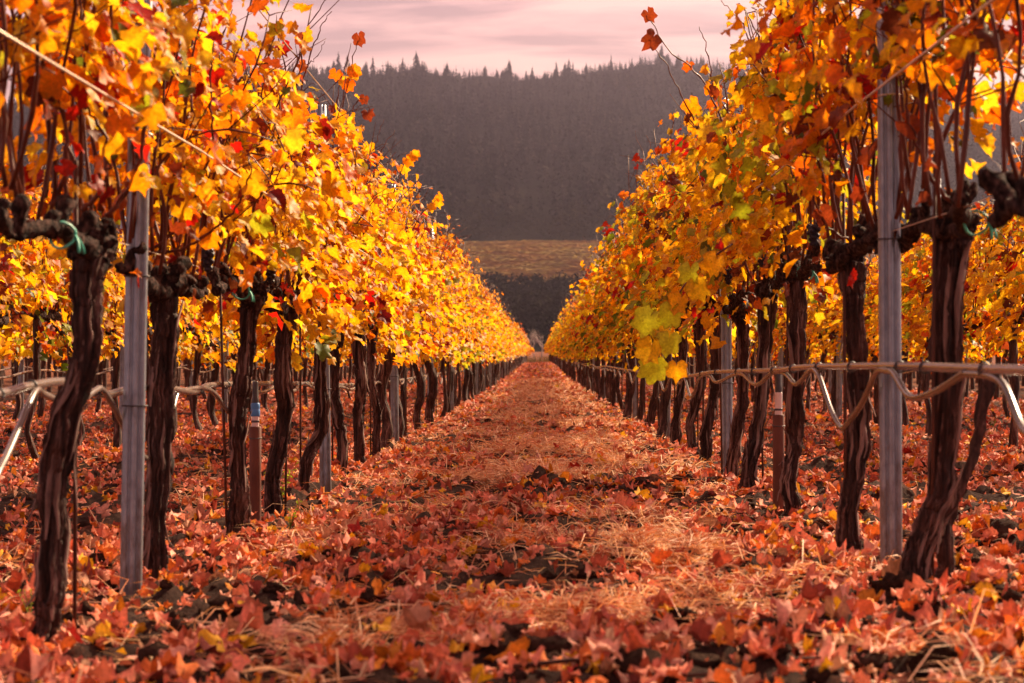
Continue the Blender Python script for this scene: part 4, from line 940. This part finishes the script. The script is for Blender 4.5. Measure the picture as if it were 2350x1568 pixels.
for a, b_, h, lab in ((640, 1135, .22, 'tall green weed at the foot of the fourth left trunk'), (665, 1190, .12, 'small green weed sprouting beside the fourth left trunk'), (1850, 1290, .07, 'small green sprout left of the nearest right post'),
                      (1690, 1085, .07, 'small green weed between the second right post and the trunks'), (70, 1400, .09, 'green sprout at the left edge of the foreground'), (1280, 895, .2, 'pale green tuft on the far path near the right row'), (1060, 1050, .08, 'low green sprout on the left side of the path'),
                      (1560, 880, .3, 'yellowish green weed against the right row in the distance'), (2270, 985, .12, 'green weed beyond the right row near the picture edge')):
    x, y = gp(a, b_); weed(x, y, h, int(a), lab, 4 if h > .1 else 3)

# ------------------------------------------------------------------ beyond the rows
def weeds_strip():
    g = np.random.default_rng(8); n = 9000; x = g.uniform(-40, 40, n); y = g.uniform(219, 236, n); z = ground(x, y); L = g.uniform(.35, .95, n); a = g.uniform(0, 6.28, n); w = .03
    p0 = np.stack([x, y, z], 1); s_ = np.stack([np.cos(a), np.sin(a), 0 * a], 1) * w; top = p0 + np.stack([g.normal(0, .12, n), g.normal(0, .12, n), L], 1)
    V = np.stack([p0 - s_, p0 + s_, top], 1).reshape(-1, 3); F = np.arange(3 * n).reshape(-1, 3)
    c = np.array([(.22, .12, .045), (.12, .085, .03), (.16, .10, .035)])[g.integers(0, 3, n)]; C = np.concatenate([np.repeat(c, 3, 0), np.zeros((3 * n, 1))], 1)
    tag(obj('tall_dry_weeds', mesh('tall_dry_weeds', V, F, M_STRAW, col=C)), 'strip of tall dry weeds across the far end of the path', 'dry weeds', None, 'stuff')
weeds_strip()
def broad_crown(seed, n=420, r_=1.0):
    """rounded, uneven crown of leaf clumps"""
    g = np.random.default_rng(seed); cs = np.concatenate([[[0, 0, .55]], np.c_[g.normal(0, .34, (7, 2)), g.uniform(.3, .85, 7)]]); k = g.integers(0, 8, n); d = g.normal(0, 1, (n, 3)); d /= np.linalg.norm(d, axis=1)[:, None]
    rad = np.r_[.42, g.uniform(.2, .34, 7)]; p = cs[k] + d * (rad[k] * g.uniform(.75, 1.08, n))[:, None] * [1, 1, .85]
    Rm = frames(np.cross(d, g.normal(0, 1, (n, 3))), d + g.normal(0, .35, (n, 3))); V, F, A = LO; s = g.uniform(.05, .10, n); vi = g.integers(0, len(V), n)
    P = np.einsum('nij,nvj->nvi', Rm, V[vi]) * s[:, None, None] + p[:, None]; nv = V.shape[1]; return P.reshape(-1, 3) * r_, (F[None] + (np.arange(n) * nv)[:, None, None]).reshape(-1, 3)
OAK = [mesh('crown', *broad_crown(300 + i), M_OAK) for i in range(6)]
OAKT = mesh('trunk', *(lambda v, t, q: (v, [t, q]))(*tube(np.array([(0, 0, -.05), (.01, 0, .2), (0, .01, .5)]), [.045, .035, .02], 6)), M_BARK)
g = np.random.default_rng(12); spots = []
for a in np.arange(1095, 1385, 24.0):
    for yy in (650, 690, 735, 780, 825, 870, 905):
        spots.append((a + g.normal(0, 7), yy + g.uniform(-22, 22)))
for a, yy in spots:
    x = (a - CX) * yy / FD; h = g.uniform(7.5, 12.5); o = empty('oak_tree', (x, yy, float(ground(x, yy))), ('dark rounded oak at the front edge of the wood beyond the path end' if yy < 720 else 'dark rounded oak in the middle of the wood beyond the path end' if yy < 850 else 'dark rounded oak at the top of the wood just below the hillside vineyard'), 'tree', 'oaks of the dark wood ' + ('front' if yy < 720 else 'middle' if yy < 850 else 'top'))
    o.scale = (h * g.uniform(.75, 1.0), h * g.uniform(.75, 1.0), h); o.rotation_euler = (0, 0, g.uniform(0, 6.28)); obj('trunk', OAKT, o); obj('crown', OAK[g.integers(0, 6)], o)
def mass(name, label, cat, n, fn, gen, m, cols=None):
    g = np.random.default_rng(77 + n); b = MB()
    for k in range(n):
        x, y, h = fn(g); v, f = gen[g.integers(0, len(gen))]; a = g.uniform(0, 6.28); ca, sa = math.cos(a), math.sin(a); w = h * g.uniform(.8, 1.15)
        vv = np.stack([(v[:, 0] * ca - v[:, 1] * sa) * w + x, (v[:, 0] * sa + v[:, 1] * ca) * w + y, v[:, 2] * h + float(terr(x, y)) + (.62 if y < 5000 else 0)], 1); b.add(vv, t=f)
    tag(obj(name, b.me(name, m)), label, cat, None, 'stuff')
SMALLOAK = [broad_crown(340 + i, 46) for i in range(5)]
for V_, F_ in SMALLOAK: V_ *= 1.0
SMALLOAK = [(v * np.array([1.05, 1.05, 1.0]), f) for v, f in [broad_crown(360 + i, 60) for i in range(6)]]
def wood_spot(g):
    y = g.uniform(640, 925); x = g.uniform(-.32, .36) * y
    while abs(x + .0) < .040 * y: x = g.uniform(-.32, .36) * y
    return x, y, g.uniform(8, 13)
mass('oak_wood', 'dark oak wood spreading behind the vine rows', 'wood', 900, wood_spot, SMALLOAK, M_OAK)
def edge_spot(g):
    y = 1196 + abs(g.normal(0, 60)) + 9 * math.sin(g.integers(0, 9) * 1.7); return g.uniform(-.32, .36) * y, y, g.uniform(7, 13)
mass('hill_foot_wood', 'rounded dark trees along the foot of the hill above the hillside vineyard', 'wood', 900, edge_spot, SMALLOAK, M_OAK)

def conifer(seed, layers=11, per=9, w=.15):
    g = np.random.default_rng(seed); V, F = [], []
    for l in range(layers):
        t = l / (layers - 1); z = .10 + .86 * t; rr = w * (1.02 - t) ** .85 * g.uniform(.75, 1.2) + .006
        for k in range(per):
            a = g.uniform(0, 6.28); r_ = rr * g.uniform(.65, 1.25); d = np.array([math.cos(a), math.sin(a), 0]); s_ = np.array([-math.sin(a), math.cos(a), 0]) * r_ * .42; n = len(V)
            V += [np.array([0, 0, z + .11]), d * r_ + s_ + [0, 0, z - .05 * g.random()], d * r_ * 1.15 + [0, 0, z - .015 - .06 * g.random()], d * r_ - s_ + [0, 0, z - .05 * g.random()]]; F += [[n, n + 1, n + 2], [n, n + 2, n + 3]]
    n = len(V); V += [np.array([.012, 0, .9]), np.array([-.012, .0, .9]), np.array([0, .0, 1.0])]; F.append([n, n + 1, n + 2]); return np.array(V), np.array(F)
CONM = [mesh('crown', *conifer(400 + i, 11, 9, w=.13 + .02 * (i % 4)), M_CONIFER) for i in range(8)]
CONT = mesh('trunk', *(lambda v, t, q: (v, [t, q]))(*tube(np.array([(0, 0, -.08), (0, 0, .4), (0, 0, .93)]), [.016, .011, .004], 5)), M_BARK)
g = np.random.default_rng(14); a = 420.0; k = 0
while a < 1780 or a < 2380:
    yy = 2600 + g.normal(0, 14); x = (a - CX) * yy / FD; h = g.choice([g.uniform(8, 13), g.uniform(13, 19), g.uniform(19, 27)], p=[.55, .31, .14])
    o = empty('conifer_tree', (x, yy, float(terr(x, yy)) - .6), 'tall pointed conifer standing up from the ridge line' if h > 19 else 'smaller conifer on the ridge line against the pink sky', 'tree', 'tall conifers along the ridge' if h > 19 else 'smaller conifers along the ridge')
    o.scale = (h * g.uniform(.95, 1.5),) * 2 + (h,); o.rotation_euler = (g.normal(0, .02), g.normal(0, .02), g.uniform(0, 6.28)); obj('trunk', CONT, o); obj('crown', CONM[g.integers(0, 8)], o)
    a += g.choice([g.uniform(1, 4), g.exponential(7) + 3, g.uniform(14, 34)], p=[.64, .26, .10]); k += 1
LOWCON = [conifer(450 + i, 6, 4, .2) for i in range(8)]
def hill_spot(g):
    y = 1260 + (g.random() ** .85) * 1345; x = g.uniform(-.30, .30) * y; return x, y, g.uniform(9, 19) * (1 + .45 * float(noise(np.array([x / 45]), np.array([y / 70]), 8)[0])) * (1 - .40 * float(sstep(2350, 2520, y))) * 1.0
mass('hill_forest', 'dark conifer forest covering the long hill', 'forest', 12500, hill_spot, LOWCON, M_CONIFER)

def vine_slope_rows():
    g = np.random.default_rng(15); b = MB()
    for y in np.arange(933, 1203, 4.4):
        x = np.arange(-330, 360, 2.2); n = len(x); yy = y + 4 * np.sin(x / 90) + g.normal(0, .15, n); z = ground(x, yy); h = g.uniform(.7, 1.7, n) * (1 + .3 * noise(x / 15, y / 10 + 0 * x, 5))
        A = np.stack([x, yy - .5, z - .2], 1); B_ = np.stack([x + g.normal(0, .3, n), yy + g.normal(0, .12, n), z + h], 1); C = np.stack([x, yy + .5, z - .2], 1)
        V = np.concatenate([A, B_, C]); i = np.arange(n - 1); q = np.vstack([np.stack([i, i + 1, n + i + 1, n + i], 1), np.stack([n + i, n + i + 1, 2 * n + i + 1, 2 * n + i], 1)]); b.add(V, q=q)
    tag(obj('hillside_vine_rows', b.me('hillside_vine_rows', M_FVINE)), 'tawny vine rows on the slope below the dark hill', 'vineyard', None, 'stuff')
vine_slope_rows()

def bare_tree(x, y, h, seed, label):
    g = random.Random(seed); p = empty('bare_tree', (x, y, float(ground(x, y))), label, 'tree'); tb, bb = MB(), MB()
    def br(P, d, L, r_, lev, b):
        pts = [P]; dd = Vector(d)
        for k in range(4):
            dd = (dd + Vector((g.gauss(0, .12), g.gauss(0, .12), g.uniform(.0, .12)))).normalized(); pts.append(pts[-1] + np.array(dd) * L / 4)
        b.add(*tube(np.array(pts), np.linspace(r_, r_ * .6, 5), 5 if lev < 2 else 3))
        if lev < 4:
            for k in range(3 if lev else 4):
                q = pts[g.choice([2, 3, 4, 4])]; nd_ = (dd + Vector((g.gauss(0, .5), g.gauss(0, .5), g.gauss(.05, .25)))).normalized(); br(q, nd_, L * g.uniform(.6, .8), r_ * .55, lev + 1, bb)
    br(np.zeros(3), (0, 0, 1), h * .32, h * .022, 0, tb); obj('trunk', tb.me('trunk', M_BARE), p); obj('branches', bb.me('branches', M_BARE), p)
for a, yy, h, lab in ((1243, 560, 11, 'pale leafless tree standing at the far end of the path'), (1226, 590, 9, 'smaller leafless tree left of the pale bare tree'), (1290, 600, 8, 'leafless tree right of the pale bare tree at the far end')):
    bare_tree((a - CX) * yy / FD, yy, h, int(a), lab)

# ------------------------------------------------------------------ haze
def haze():
    m, t = mat('haze'); pv = nd(t, 'ShaderNodeVolumePrincipled'); setin(pv, Density=6.5e-5, Anisotropy=.75); pv.inputs['Color'].default_value = (.82, .75, 1.0, 1)
    o = nd(t, 'ShaderNodeOutputMaterial'); t.links.new(pv.outputs[0], o.inputs['Volume'])
    x0, x1, y0, y1, z0, z1 = -1950, 1950, -80, 3300, -3, 432
    V = np.array([(x, y, z) for x in (x0, x1) for y in (y0, y1) for z in (z0, z1)]); q = np.array([(0, 1, 3, 2), (4, 6, 7, 5), (0, 4, 5, 1), (2, 3, 7, 6), (0, 2, 6, 4), (1, 5, 7, 3)])
    tag(obj('haze', mesh('haze', V, q, m)), kind='stuff')
haze()
print('objects', len(bpy.data.objects), 'tris', sum(len(m.loops) - 2 * len(m.polygons) for m in bpy.data.meshes))
